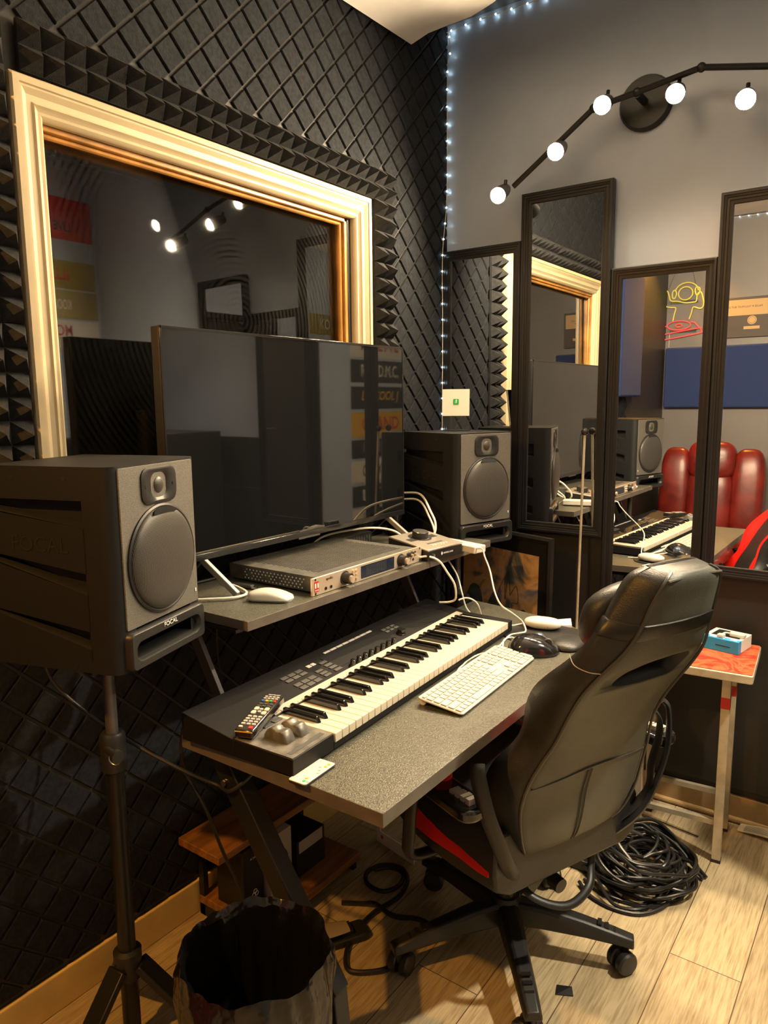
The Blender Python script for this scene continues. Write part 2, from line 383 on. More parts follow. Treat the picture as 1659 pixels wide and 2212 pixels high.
    def build(s, name, mats, parent=None, bevel=0.0, bseg=2, smooth=35, loc=None, rotz=None, weld=False, solid=0.0, sub=0):
        if weld: bmesh.ops.remove_doubles(s.bm, verts=s.bm.verts, dist=1e-5)
        bmesh.ops.recalc_face_normals(s.bm, faces=s.bm.faces)
        me = bpy.data.meshes.new(name); s.bm.to_mesh(me); s.bm.free()
        if not isinstance(mats, (list, tuple)): mats = [mats]
        for m in mats: me.materials.append(m)
        if smooth:
            for p in me.polygons: p.use_smooth = True
            me.set_sharp_from_angle(angle=R(smooth))
        o = bpy.data.objects.new(name, me); COL.objects.link(o)
        if parent: o.parent = parent
        if loc is not None: o.location = loc
        if rotz is not None: o.rotation_euler = (0, 0, rotz)
        if solid:
            md = o.modifiers.new('thickness', 'SOLIDIFY'); md.thickness = solid; md.offset = 0
        if bevel:
            md = o.modifiers.new('edge', 'BEVEL'); md.width = bevel; md.segments = bseg; md.limit_method = 'ANGLE'; md.angle_limit = R(40)
        if sub:
            md = o.modifiers.new('round', 'SUBSURF'); md.levels = sub; md.render_levels = sub
        return o

def rrect(w, h, r, n=5, cx=0.0, cy=0.0):
    out = []
    for sx, sy, a0 in ((1, 1, 0), (-1, 1, 90), (-1, -1, 180), (1, -1, 270)):
        for k in range(n + 1):
            a = R(a0 + 90 * k / n)
            out.append((cx + sx * (w / 2 - r) + r * math.cos(a), cy + sy * (h / 2 - r) + r * math.sin(a)))
    return out

def thing(name, label, cat, loc=(0, 0, 0), rotz=0.0, group=None):
    o = bpy.data.objects.new(name, None); COL.objects.link(o); o.empty_display_size = 0.05
    o.location = loc; o.rotation_euler = (0, 0, rotz)
    o['label'] = label; o['category'] = cat
    if group: o['group'] = group
    return o
def tag(o, label, cat, group=None, kind=None):
    o['label'] = label; o['category'] = cat
    if group: o['group'] = group
    if kind: o['kind'] = kind
    return o
def struct(o, label=None, cat=None):
    o['kind'] = 'structure'
    if label: o['label'] = label
    if cat: o['category'] = cat
    return o
def copy_part(o, parent, loc=None):
    c = o.copy(); COL.objects.link(c); c.parent = parent
    if loc is not None: c.location = loc
    return c
def copy_tree(o, parent=None):
    c = o.copy(); COL.objects.link(c); c.parent = parent
    for ch in o.children: copy_tree(ch, c)
    return c

def frame(origin, ex, ey):
    """local x,y axes of a flat face -> matrix with z = ex x ey"""
    ex = Vector(ex).normalized(); ey = Vector(ey).normalized(); ez = ex.cross(ey)
    return Matrix(((ex.x, ey.x, ez.x, origin[0]), (ex.y, ey.y, ez.y, origin[1]), (ex.z, ey.z, ez.z, origin[2]), (0, 0, 0, 1)))

def lettering(body, w, h, m, mat_, parent=None, name='lettering', depth=0.0006, bold=0.0, shear=0.0):
    """raised letters filling a w x h box centred on frame m"""
    cu = bpy.data.curves.new(name, 'FONT'); cu.body = body; cu.align_x = 'CENTER'; cu.align_y = 'CENTER'
    cu.size = 1.0; cu.offset = bold; cu.shear = shear; cu.resolution_u = 3
    t = bpy.data.objects.new(name, cu); COL.objects.link(t)
    bpy.context.view_layer.update()
    me = bpy.data.meshes.new_from_object(t)
    bpy.data.objects.remove(t); bpy.data.curves.remove(cu)
    xs = [v.co.x for v in me.vertices]; ys = [v.co.y for v in me.vertices]
    sx = w / (max(xs) - min(xs)); sy = h / (max(ys) - min(ys))
    ox = (max(xs) + min(xs)) / 2; oy = (max(ys) + min(ys)) / 2
    bm = bmesh.new(); bm.from_mesh(me)
    for v in bm.verts: v.co = Vector(((v.co.x - ox) * sx, (v.co.y - oy) * sy, 0.0))
    r = bmesh.ops.extrude_face_region(bm, geom=bm.faces[:])
    for e in r['geom']:
        if isinstance(e, bmesh.types.BMVert): e.co.z += depth
    bmesh.ops.recalc_face_normals(bm, faces=bm.faces)
    bm.transform(m)
    bm.to_mesh(me); bm.free()
    me.materials.clear(); me.materials.append(mat_)
    o = bpy.data.objects.new(name, me); COL.objects.link(o)
    if parent: o.parent = parent
    return o

def cable(name, label, pts, r, m, group=None, n=8, cat='cable'):
    b = MB(); b.tube(catmull(pts, n), r, 8)
    return tag(b.build(name, m), label, cat, group)

# ------------------------------------------------------------------ the room
XL, YB, YF, XR, ZC = -1.545, 2.56, -0.60, 0.68, 2.80
HY0, HY1, HZ0, HZ1 = 0.895, 1.945, 1.12, 2.005
b = MB(); b.box((XL - 0.15, YF - 0.1, -0.06), (XR + 0.1, YB + 0.1, 0.0))
struct(b.build('floor', M['floor'], smooth=0))
b = MB(); b.box((XL - 0.15, YF - 0.1, ZC), (XR + 0.1, YB + 0.1, ZC + 0.06))
struct(b.build('ceiling', M['dark_ceiling'], smooth=0))
b = MB()
b.box((XL - 0.15, YF - 0.1, 0), (XL, HY0, ZC)); b.box((XL - 0.15, HY1, 0), (XL, YB + 0.1, ZC))
b.box((XL - 0.15, HY0, 0), (XL, HY1, HZ0)); b.box((XL - 0.15, HY0, HZ1), (XL, HY1, ZC))
wl = struct(b.build('wall_left', M['black_wall'], smooth=0))

def clip(poly, ax, val, keep_less):
    out = []
    for i in range(len(poly)):
        p, q = poly[i], poly[(i + 1) % len(poly)]
        ip = (p[ax] <= val) == keep_less; iq = (q[ax] <= val) == keep_less
        if ip: out.append(p)
        if ip != iq:
            t = (val - p[ax]) / (q[ax] - p[ax]); out.append((p[0] + t * (q[0] - p[0]), p[1] + t * (q[1] - p[1])))
    return out
b = MB(); A = 0.0488
for i in range(-9, 18):
    for j in range(-50, 14):
        cy = 1.0135 + i * 2 * A + (A if j % 2 else 0); cz = 2.208 + j * A
        if cy < 0.25 or cy > YB + A or cz < 0.04 or cz > ZC + A: continue
        if 0.80 < cy < 2.15 and 1.02 < cz < 2.16: continue
        rings = []
        for ins, x in ((0.0035, XL - 0.001), (0.0035, XL + 0.004), (0.0057, XL + 0.0075)):
            a = A - ins * 1.414
            pl = [(cy - a, cz), (cy, cz - a), (cy + a, cz), (cy, cz + a)]
            for ax, val, less in ((0, YB - 0.002, True), (1, ZC - 0.005, True), (1, 0.11, False)): pl = clip(pl, ax, val, less)
            rings.append([(x, p[0], p[1]) for p in pl])
        if len(rings[0]) < 3 or len({len(r) for r in rings}) != 1: continue
        vr = [[b.v(p) for p in r] for r in rings]
        n = len(vr[0])
        for k in range(2):
            for q in range(n): b.f([vr[k][q], vr[k][(q + 1) % n], vr[k + 1][(q + 1) % n], vr[k + 1][q]])
        b.f(vr[2])
o = b.build('wall_left_diamond_felt', M['felt'], wl, smooth=0); o['kind'] = 'structure'

b = MB(); b.box((XL, YF, 0), (XL + 0.012, YB, 0.095))
struct(b.build('baseboard_left', M['yellow_wood'], bevel=0.003, smooth=0))

# back wall: grey gloss above, black below, with a proud black panel that stops short of the floor
b = MB(); b.box((XL - 0.15, YB, 0), (XR + 0.1, YB + 0.1, 1.25), 0); b.box((XL - 0.15, YB, 1.25), (XR + 0.1, YB + 0.1, ZC), 1)
struct(b.build('wall_back', [M['black_wall'], M['grey_wall']], smooth=0))
b = MB(); b.box((XL + 0.02, YB - 0.012, 0.118), (XR, YB - 0.0005, 1.0))
struct(b.build('wall_back_lower_panel', M['black_wall'], bevel=0.002, smooth=0))
b = MB()
b.box((XL + 0.02, YB - 0.012, 0.0), (XR, YB - 0.0005, 0.092))
b.tube([(XL + 0.02, YB - 0.016, 0.010), (XR, YB - 0.016, 0.010)], 0.010, 10)
struct(b.build('baseboard_back', M['raw_board']))

# right wall and the wall behind the photographer, seen only in mirrors, glass and screen
b = MB(); b.box((XR, YF - 0.1, 0), (XR + 0.1, YB + 0.1, ZC))
struct(b.build('wall_right', M['grey_wall'], smooth=0))
b = MB(); b.box((XL - 0.15, YF - 0.1, 0), (XR + 0.1, YF, ZC))
struct(b.build('wall_front', M['grey_dim'], smooth=0))
dr = bpy.data.objects.new('door_1', None); COL.objects.link(dr); dr.location = (XR, 1.55, 0); struct(dr)
b = MB(); b.box((-0.035, -0.38, 0.0), (-0.002, 0.38, 2.0)); b.build('door_leaf', M['black_wall'], dr, bevel=0.003)
b = MB()
for y in (-0.43, 0.39): b.box((-0.045, y, 0), (-0.002, y + 0.04, 2.05))
b.box((-0.045, -0.43, 2.01), (-0.002, 0.43, 2.05)); b.build('door_casing', M['black_frame'], dr, bevel=0.003)
b = MB(); b.lathe([(0.01, 0), (0.01, 0.03), (0.026, 0.036), (0.03, 0.05), (0.022, 0.065), (0.0, 0.068)], 18, (-0.035, 0.31, 1.0), (-1, 0, 0))
b.build('door_knob', M['steel'], dr)

# dark control booth behind the glass
b = MB()
x0, x1, y0, y1, z0, z1 = -3.0, XL - 0.151, 0.2, 2.6, 0.0, 2.5
P = [(x0, y0, z0), (x1, y0, z0), (x1, y1, z0), (x0, y1, z0), (x0, y0, z1), (x1, y0, z1), (x1, y1, z1), (x0, y1, z1)]
v = [b.v(p) for p in P]
for q in ((0, 1, 2, 3), (4, 5, 6, 7), (0, 1, 5, 4), (2, 3, 7, 6), (3, 0, 4, 7)): b.f([v[i] for i in q])
struct(b.build('wall_booth', M['booth'], smooth=0))

# studio window
win = bpy.data.objects.new('window_1', None); COL.objects.link(win); win.location = (XL, 1.42, 1.55)
struct(win)
def ring_rect(w, x, oy0=0.838, oy1=2.035, oz0=1.03, oz1=2.078):
    return [(XL + x - win.location.x, y - win.location.y, z - win.location.z) for y, z in ((oy0 + w, oz0 + w), (oy1 - w, oz0 + w), (oy1 - w, oz1 - w), (oy0 + w, oz1 - w))]
b = MB()
prof = [(0, 0.0), (0, 0.030), (0.004, 0.036), (0.017, 0.037), (0.019, 0.033), (0.023, 0.033), (0.034, 0.026), (0.046, 0.025), (0.050, 0.029), (0.053, 0.025), (0.060, 0.021), (0.066, 0.022), (0.071, 0.018), (0.074, 0.012), (0.074, 0.0)]
b.loops([ring_rect(w, x) for w, x in prof], caps=False)
b.build('window_casing', M['cream'], win, smooth=25)
b = MB()
for lo, hi in (((-0.15, HY0, HZ1 - 0.014), (-0.001, HY1, HZ1)), ((-0.15, HY0, HZ0), (-0.001, HY1, HZ0 + 0.014)), ((-0.15, HY0, HZ0), (-0.001, HY0 + 0.014, HZ1)), ((-0.15, HY1 - 0.014, HZ0), (-0.001, HY1, HZ1))):
    b.box((lo[0], lo[1] - win.location.y, lo[2] - win.location.z), (hi[0], hi[1] - win.location.y, hi[2] - win.location.z))
b.build('window_jamb', M['orange_wood'], win, bevel=0.002)
b = MB()
zt, zb, ya, yb = HZ1 - 0.018 - 1.55, HZ0 + 0.02 - 1.55, HY0 + 0.02 - 1.42, HY1 - 0.02 - 1.42
for p, q in (((-0.017, ya, zt), (-0.017, yb, zt)), ((-0.017, yb, zt), (-0.017, yb, zb)), ((-0.017, ya, zt), (-0.017, ya, zb)), ((-0.017, ya, zb), (-0.017, yb, zb))):
    b.tube([p, q], 0.007, 10)
b.build('window_stop', M['orange_wood'], win)
b = MB(); b.cbox((-0.036, (HY0 + HY1) / 2 - 1.42, (HZ0 + HZ1) / 2 - 1.55), (0.005, HY1 - HY0 - 0.02, HZ1 - HZ0 - 0.02), Euler((0, R(-0.55), 0)).to_matrix())
b.build('window_pane', M['pane'], win, smooth=0)
b = MB(); b.cbox((-0.115, 0, 0.01), (0.005, HY1 - HY0 - 0.03, HZ1 - HZ0 - 0.04), Euler((0, R(1.6), 0)).to_matrix())
b.build('rear_pane', M['pane2'], win, smooth=0)

# white ceiling board hung below the dark ceiling; its far corner is what the photo shows
b = MB()
edge = [(-1.515, 2.28), (-1.44, 2.27), (-1.353, 2.255), (-1.25, 2.225), (-1.155, 2.19), (-0.9, 2.07), (-0.6, 1.93), (-0.2, 1.78), (0.3, 1.66), (0.64, 1.6)]
top = []; bot = []
for t in range(9):
    k = t / 8
    r1 = []; r2 = []
    for i, (x, y) in enumerate(edge):
        yy = y + (YF + 0.08 - y) * k
        sag = -0.02 * math.sin(math.pi * k) + 0.012 * math.sin(i * 1.3) * (1 - k)
        r1.append((x, yy, 2.632 + sag)); r2.append((x, yy, 2.650 + sag))
    bot.append(r1); top.append(r2)
rings = [bt + list(reversed(tp)) for bt, tp in zip(bot, top)]
b.loops(rings)
o = b.build('ceiling_board', M['white_sheet'])
tag(o, 'white board hung below the dark ceiling, one corner pointing down', 'ceiling board')
b = MB()
for x, y in ((-1.3, 2.0), (-1.3, 0.2), (0.4, 1.4), (0.4, 0.1)): b.cyl((x, y, 2.641), (x, y, ZC), 0.004, seg=8)
b.build('hanger_rod', M['blk_metal'], o)

# ------------------------------------------------------------------ pyramid foam round the window
def foam_tile(ny, nz, seed):
    rr = random.Random(seed); b = MB(); p = 0.05
    b.box((0, 0, 0), (0.010, ny * p - 0.001, nz * p - 0.001))
    for i in range(ny):
        for j in range(nz):
            e = 0.0006
            q = [(0.010, i * p + e, j * p + e), (0.010, (i + 1) * p - e, j * p + e), (0.010, (i + 1) * p - e, (j + 1) * p - e), (0.010, i * p + e, (j + 1) * p - e)]
            ap = (0.052 + rr.uniform(-.004, .003), (i + 0.5) * p + rr.uniform(-.004, .004), (j + 0.5) * p + rr.uniform(-.007, .001))
            v = [b.v(x) for x in q]; a = b.v(ap)
            for k in range(4): b.f([v[k], v[(k + 1) % 4], a])
    return b
PX = XL + 0.0095
tiles = [('top', 0.868, 2.0885, 6, 2, 'above the window at its left end'), ('top', 1.168, 2.0885, 6, 2, 'above the window, second from its left end'),
         ('top', 1.468, 2.0885, 6, 2, 'above the window, third from its left end'), ('top', 1.768, 2.0885, 6, 2, 'above the window at its right end'),
         ('left', 0.736, 1.888, 2, 6, 'left of the window at its top corner'), ('left', 0.736, 1.587, 2, 6, 'left of the window, halfway up'), ('left', 0.736, 1.286, 2, 6, 'left of the window just above the near speaker'), ('left', 0.736, 0.985, 2, 6, 'left of the window, behind the near speaker'),
         ('right', 2.070, 1.888, 2, 6, 'right of the window at its top corner'), ('right', 2.070, 1.587, 2, 6, 'right of the window just above the screen'), ('right', 2.070, 1.286, 2, 6, 'right of the window behind the screen edge'), ('right', 2.070, 0.985, 2, 6, 'right of the window behind the far speaker')]
for k, (sd, y, z, ny, nz, where) in enumerate(tiles):
    o = foam_tile(ny, nz, k).build('pyramid_foam_panel', M['foam'], smooth=0)
    o.location = (PX, y, z); o.rotation_euler = (R(random.uniform(-0.5, 0.5)), 0, 0)
    tag(o, 'charcoal pyramid foam panel ' + where, 'foam panel', 'pyramid foam panels round the window')

# ------------------------------------------------------------------ framed mirrors on the back wall
def mirror(name_label, x0, x1, z0, z1, dep, f=0.036):
    t = thing('framed_mirror', name_label, 'mirror', ((x0 + x1) / 2, YB - 0.0125, (z0 + z1) / 2), 0, 'black framed mirrors on the back wall')
    hw, hh = (x1 - x0) / 2, (z1 - z0) / 2
    b = MB()
    prof = [(0, 0), (0, -dep), (0.003, -dep - 0.003), (0.009, -dep - 0.003), (0.010, -dep), (0.016, -dep + 0.001), (0.017, -dep + 0.004), (0.024, -dep + 0.004), (0.025, -dep + 0.007), (f - 0.002, -dep + 0.008), (f, -dep + 0.012), (f, 0)]
    b.loops([[(-hw + w, y, -hh + w), (hw - w, y, -hh + w), (hw - w, y, hh - w), (-hw + w, y, hh - w)] for w, y in prof], caps=False, closed=True)
    b.build('mirror_frame', M['black_frame'], t, smooth=25)
    b = MB(); b.box((-hw + f * 0.6, -dep + 0.014, -hh + f * 0.6), (hw - f * 0.6, -0.0005, hh - f * 0.6))
    b.build('mirror_glass', M['mirror'], t, smooth=0)
    return t
mirror('black framed mirror in the room corner behind the far speaker', -1.541, -1.207, 0.775, 1.985, 0.022)
mirror('tall black framed mirror nearest the far speaker, with the thin pole leaning on it', -1.206, -0.876, 0.932, 2.142, 0.026)
mirror('low-hung black framed mirror that shows the red recliner and the neon sign', -0.875, -0.541, 0.642, 1.852, 0.022)
mirror('black framed mirror above the stool that shows the cassette picture', -0.540, -0.206, 0.842, 2.038, 0.026)

# ------------------------------------------------------------------ spot track on the back wall
t = thing('track_light', 'black jointed spot track with five bright bulbs on the grey wall', 'light', (-0.79, YB, 2.36))
def L(p): return (p[0] + 0.79, p[1] - YB, p[2] - 2.36)
b = MB(); b.lathe([(0.085, 0), (0.085, 0.012), (0.078, 0.024), (0.0, 0.026)], 32, (0, 0, 0), (0, -1, 0)); b.build('canopy', M['blk_metal'], t)
b = MB(); b.cyl((0, -0.02, 0), (0, -0.10, 0), 0.012); b.build('stem', M['blk_metal'], t)
pts = [(-1.20, 2.44, 2.150), (-0.925, 2.45, 2.345), (-0.79, 2.46, 2.365), (-0.60, 2.45, 2.385), (-0.40, 2.44, 2.335), (-0.14, 2.44, 2.24)]
for p, q in zip(pts[:-1], pts[1:]):
    b = MB(); b.tube([L(p), L(q)], 0.009, 10); b.ell(L(q), (0.014, 0.014, 0.014), 12, 8); b.build('track_bar', M['blk_metal'], t)
for p in [(-1.235, 2.40, 2.120), (-1.028, 2.40, 2.222), (-0.877, 2.40, 2.330), (-0.657, 2.40, 2.312), (-0.464, 2.40, 2.252), (-0.19, 2.40, 2.20)]:
    q = Vector(p); d = Vector((0.12, -0.89, -0.44)).normalized(); s0 = q - d * 0.05
    b = MB(); b.lathe([(0.004, -0.035), (0.018, -0.032), (0.022, -0.01), (0.0285, 0.060), (0.0265, 0.060), (0.0262, 0.045), (0.018, 0.0)], 20, L(s0), d); h = b.build('lamp_head', M['blk_metal'], t)
    b = MB(); b.cyl(L(s0 - d * 0.02), L(s0 + Vector((0.0, 0.0, 0.03)) - d * 0.03), 0.006, seg=8); b.build('swivel', M['blk_metal'], h)
    b = MB(); b.lathe([(0.0255, 0.0), (0.023, 0.006), (0.014, 0.011), (0.0, 0.013)], 20, L(q), d); b.build('bulb', M['bulb'], h)

# flood lamp high on the right wall, beyond the frame: it throws the chair's shadow to the left
t = thing('wall_flood_lamp', 'black round flood lamp high on the right wall, aimed down at the chair', 'light', (XR, 1.95, 2.42))
b = MB(); b.box((-0.018, -0.06, -0.06), (-0.0005, 0.06, 0.06)); b.build('wall_plate', M['blk_metal'], t, bevel=0.004)
fd = Vector((-0.36, -0.17, -0.91)).normalized(); f0 = Vector((-0.125, 0.0, -0.02))
b = MB(); b.cyl((-0.015, 0, 0), f0 - fd * 0.02, 0.012, seg=12); b.build('arm', M['blk_metal'], t)
b = MB(); b.lathe([(0.010, -0.05), (0.055, -0.045), (0.072, -0.010), (0.078, 0.105), (0.074, 0.105), (0.068, 0.0), (0.0, -0.004)], 32, f0, fd, caps=False); h = b.build('lamp_head', M['blk_metal'], t)
b = MB(); b.lathe([(0.045, 0.0), (0.040, 0.006), (0.02, 0.011), (0.0, 0.012)], 28, f0, fd); b.build('bulb', M['bulb_flood'], h)

# small orange spot high in the corner behind the photographer: it warms the floor by the bin
t = thing('corner_spot_lamp', 'small black wall spot with an orange bulb, high on the wall opposite the mirrors', 'light', (-1.25, YF, 2.47))
b = MB(); b.lathe([(0.045, 0.0005), (0.045, 0.010), (0.0, 0.014)], 24, (0, 0, 0), (0, 1, 0)); b.build('wall_plate', M['blk_metal'], t)
fd = Vector((0.10, 0.55, -0.80)).normalized(); f0 = Vector((0, 0.07, -0.01))
b = MB(); b.cyl((0, 0.01, 0), f0 - fd * 0.02, 0.007, seg=10); b.build('arm', M['blk_metal'], t)
b = MB(); b.lathe([(0.006, -0.04), (0.030, -0.036), (0.040, 0.0), (0.044, 0.050), (0.041, 0.050), (0.036, 0.0), (0.0, -0.003)], 24, f0, fd, caps=False); h = b.build('lamp_head', M['blk_metal'], t)
b = MB(); b.lathe([(0.030, 0.002), (0.026, 0.008), (0.014, 0.013), (0.0, 0.014)], 22, f0, fd); b.build('bulb', M['bulb_orange'], h)

# fairy lights
def fairy(label, pts, step, m=12):
    P = catmull(pts, 10)
    t = thing('fairy_lights', label, 'string lights', P[0])
    o = Vector(P[0])
    b = MB(); b.tube([p - o for p in P], 0.0017, 6); b.build('wire', M['cable_white'], t)
    proto = None; acc = 0.0; nxt = 0.02
    for p, q in zip(P[:-1], P[1:]):
        sl = (q - p).length
        while sl > 0 and nxt <= acc + sl:
            c = p + (q - p) * ((nxt - acc) / sl)
            if proto is None:
                b = MB(); b.ell((0, 0, 0), (0.0032, 0.0032, 0.0032), 10, 6); proto = b.build('led', M['led'], t, loc=c - o)
            else: copy_part(proto, t, c - o)
            nxt += step
        acc += sl
fairy('cold white string of tiny lights hung down the corner beside the mirrors', [(XL + 0.02, YB - 0.014, 2.772), (XL + 0.030, YB - 0.02, 2.70), (XL + 0.014, YB - 0.014, 2.62), (XL + 0.013, YB - 0.013, 2.2), (XL + 0.013, YB - 0.044, 1.97), (XL + 0.014, YB - 0.044, 1.7), (XL + 0.013, YB - 0.044, 1.3), (XL + 0.015, YB - 0.044, 1.12)], 0.0605)
fairy('cold white string of tiny lights along the top of the mirror wall', [(XL + 0.01, YB - 0.012, 2.773), (-1.40, YB - 0.012, 2.778), (-1.17, YB - 0.012, 2.776), (-0.6, YB - 0.012, 2.778), (0.0, YB - 0.012, 2.776)], 0.061)
fairy('cold white string of tiny lights along the wall opposite the mirrors', [(-1.5, YF + 0.015, 2.642), (-1.0, YF + 0.015, 2.632), (-0.5, YF + 0.015, 2.628), (0.2, YF + 0.015, 2.63)], 0.056)

# ------------------------------------------------------------------ studio monitors
SW, SH, SD = 0.280, 0.388, 0.290
def monitor(label, loc, rotz):
    """front faces local +x, base at z = 0"""
    t = thing('studio_monitor', label, 'speaker', loc, rotz, 'pair of black studio monitors')
    hw = SW / 2; b = MB()
    # body: a box with rounded front corners, its sides cut by wedge vents
    body = [(-SD, -hw), (-SD, hw)] + [(-0.026 + 0.026 * math.sin(R(a)), hw - 0.026 + 0.026 * math.cos(R(a))) for a in range(0, 91, 18)] + [(-0.026 + 0.026 * math.cos(R(a)), -hw + 0.026 - 0.026 * math.sin(R(a))) for a in range(0, 91, 18)]
    inner = [(-SD, -hw + 0.022), (-SD, hw - 0.022), (-0.055, hw - 0.022), (-0.055, -hw + 0.022)]
    b.prism(inner, 0.002, SH - 0.002)
    b.prism(body, SH - 0.062, SH); b.prism(body, 0.0, 0.022)
    for sy in (1, -1):
        Y = lambda y: sy * y
        # side skins between the vents (wedges open towards the front)
        def skin(zb0, zb1, zf0, zf1):
            x0, x1 = -SD, -0.062
            pts = [(x0, Y(hw - 0.021), zb0), (x1, Y(hw - 0.021), zf0), (x1, Y(hw), zf0), (x0, Y(hw), zb0), (x0, Y(hw - 0.021), zb1), (x1, Y(hw - 0.021), zf1), (x1, Y(hw), zf1), (x0, Y(hw), zb1)]
            b.hexa(pts)
        skin(0.222, SH - 0.085, 0.190, SH - 0.062 - 0.050)
        skin(0.222 - 0.14 + 0.03, 0.205, 0.080, 0.150)
        skin(0.022, 0.105, 0.022, 0.046)
        b.prism([(-0.064, Y(hw - 0.021)), (-0.064, Y(hw))] + [(-0.026 + 0.026 * math.sin(R(a)), Y(hw - 0.026 + 0.026 * math.cos(R(a)))) for a in range(0, 91, 18)] + [(0.0, Y(hw - 0.05))], 0.022, SH - 0.062)
        # sloping floors of the vents
        for z0, z1, zz in ((0.150, 0.190, 0.213), (0.046, 0.080, 0.108), (SH - 0.112, SH - 0.062, SH - 0.078)):
            b.hexa([(-SD, Y(hw - 0.0215), zz), (-0.062, Y(hw - 0.020), z0), (-0.062, Y(hw), z0), (-SD, Y(hw), zz - 0.004), (-SD, Y(hw - 0.0215), zz + 0.004), (-0.062, Y(hw - 0.020), z0 + 0.004), (-0.062, Y(hw - 0.019), z0 + 0.006), (-SD, Y(hw - 0.001), zz)])
    b.build('cabinet', M['cabinet'], t, smooth=30)
    b = MB(); fm = frame((0.0, 0, 0), (0, 1, 0), (0, 0, 1)); b.xf = fm
    b.prism(rrect(SW - 0.044, SH - 0.084, 0.004, 2, 0, 0.080 + (SH - 0.084) / 2), -0.004, 0.0025)
    b.build('baffle', M['baffle'], t, bevel=0.0008)
    # port section with its long slot
    b = MB(); b.xf = fm
    out = rrect(SW - 0.034, 0.074, 0.012, 5, 0, 0.0385); inn = rrect(SW - 0.074, 0.034, 0.0165, 5, 0, 0.036)
    inn2 = rrect(SW - 0.062, 0.040, 0.0195, 5, 0, 0.036)
    ring = lambda pl, z: [(x, y, z) for x, y in pl]
    b.loops([ring(out, -0.004), ring(out, 0.010), ring(rrect(SW - 0.040, 0.068, 0.010, 5, 0, 0.0385), 0.014), ring(inn2, 0.013), ring(inn, 0.006), ring(inn, -0.05)], caps=False)
    b.build('port_lip', M['blk_plastic'], t, smooth=40)
    b = MB(); b.xf = fm; b.prism(inn, -0.056, -0.050); b.build('port_throat', M['black_print'], t)
    b = MB(); b.xf = fm
    # tweeter plate with a waisted horn opening
    tz = SH - 0.045
    ro = rrect(0.112, 0.070, 0.020, 6, 0, tz); rm = rrect(0.104, 0.062, 0.018, 6, 0, tz)
    b.loops([ring(ro, 0.002), ring(ro, 0.005), ring(rm, 0.0065), ring(rrect(0.056, 0.058, 0.018, 6, 0, tz), 0.0055), ring(rrect(0.044, 0.044, 0.016, 6, 0, tz), 0.001)], caps=False)
    tp = b.build('tweeter_plate', M['blk_plastic'], t, smooth=50)
    b = MB(); b.xf = fm; b.prism(rrect(0.045, 0.045, 0.016, 6, 0, tz), 0.0005, 0.0018); b.ell((0, tz, 0.0), (0.017, 0.017, 0.008), 20, 8, zmin=0.0); b.build('tweeter_dome', M['grille'], tp)
    b = MB(); b.xf = fm
    for x in (-0.044, 0.044): b.cyl((x, tz, 0.004), (x, tz, 0.0072), 0.0035, seg=10)
    b.build('screw', M['black_print'], tp)
    wz = 0.080 + 0.118
    b = MB(); b.lathe([(0.108, 0.002), (0.108, 0.006), (0.104, 0.008), (0.100, 0.006), (0.100, 0.002)], 56, (0, 0, wz), (1, 0, 0), caps=False); wr = b.build('woofer_ring', M['blk_plastic'], t)
    b = MB(); b.lathe([(0.1015 * math.sin(R(a)), 0.004 + 0.020 * math.cos(R(a)) ** 0.8) for a in range(90, -1, -6)], 56, (0, 0, wz), (1, 0, 0), caps=False); b.build('woofer_grille', M['grille'], wr, smooth=60)
    b = MB(); b.xf = frame((0.0125, 0, wz + 0.093), (0, 1, 0), (-0.45, 0, 1)); b.prism([(0.036 * math.cos(R(a)), 0.014 * math.sin(R(a)) - 0.004) for a in range(0, 181, 15)], -0.001, 0.002); b.build('grille_badge', M['blk_gloss'], wr)
    lettering('FOCAL', 0.044, 0.0095, frame((0.0142, 0.0, 0.0665), (0, 1, 0), (0, 0, 1)), M['white_print'], t, 'maker_lettering', 0.0004, bold=0.012)
    for sy in (1, -1):
        lettering('FOCAL', 0.13, 0.030, frame((-0.165, sy * (hw + 0.0002), 0.222 + 0.02), (sy * -1, 0, 0), (0, 0, 1)), M['side_logo'], t, 'side_lettering', 0.0007)
        for x, z in ((-0.10, SH - 0.022), (-0.22, SH - 0.022), (-0.10, 0.011), (-0.22, 0.011)):
            b = MB(); b.cyl((x, sy * (hw - 0.002), z), (x, sy * (hw + 0.0006), z), 0.0045, seg=10); b.build('side_screw', M['black_print'], t)
    b = MB(); b.xf = frame((0.003, SW * 0.39, 0.105), (0, 1, 0), (0, 0, 1)); b.prism(rrect(0.004, 0.008, 0.001, 2), 0, 0.0006); b.build('power_led', M['white_print'], t)
    return t
ang_l = math.atan2(0.30, 0.954)
NL = Vector((0.954, 0.30, 0)); NR = Vector((0.955, -0.296, 0))
FL = Vector((-1.195, 0.895, 0.920)); FR = Vector((-1.190, 2.243, 0.922))
monitor('near black studio monitor at the left, on a tripod stand', FL, ang_l)
monitor('far black studio monitor in the corner, with a clear card stand on top', FR, math.atan2(NR.y, NR.x))

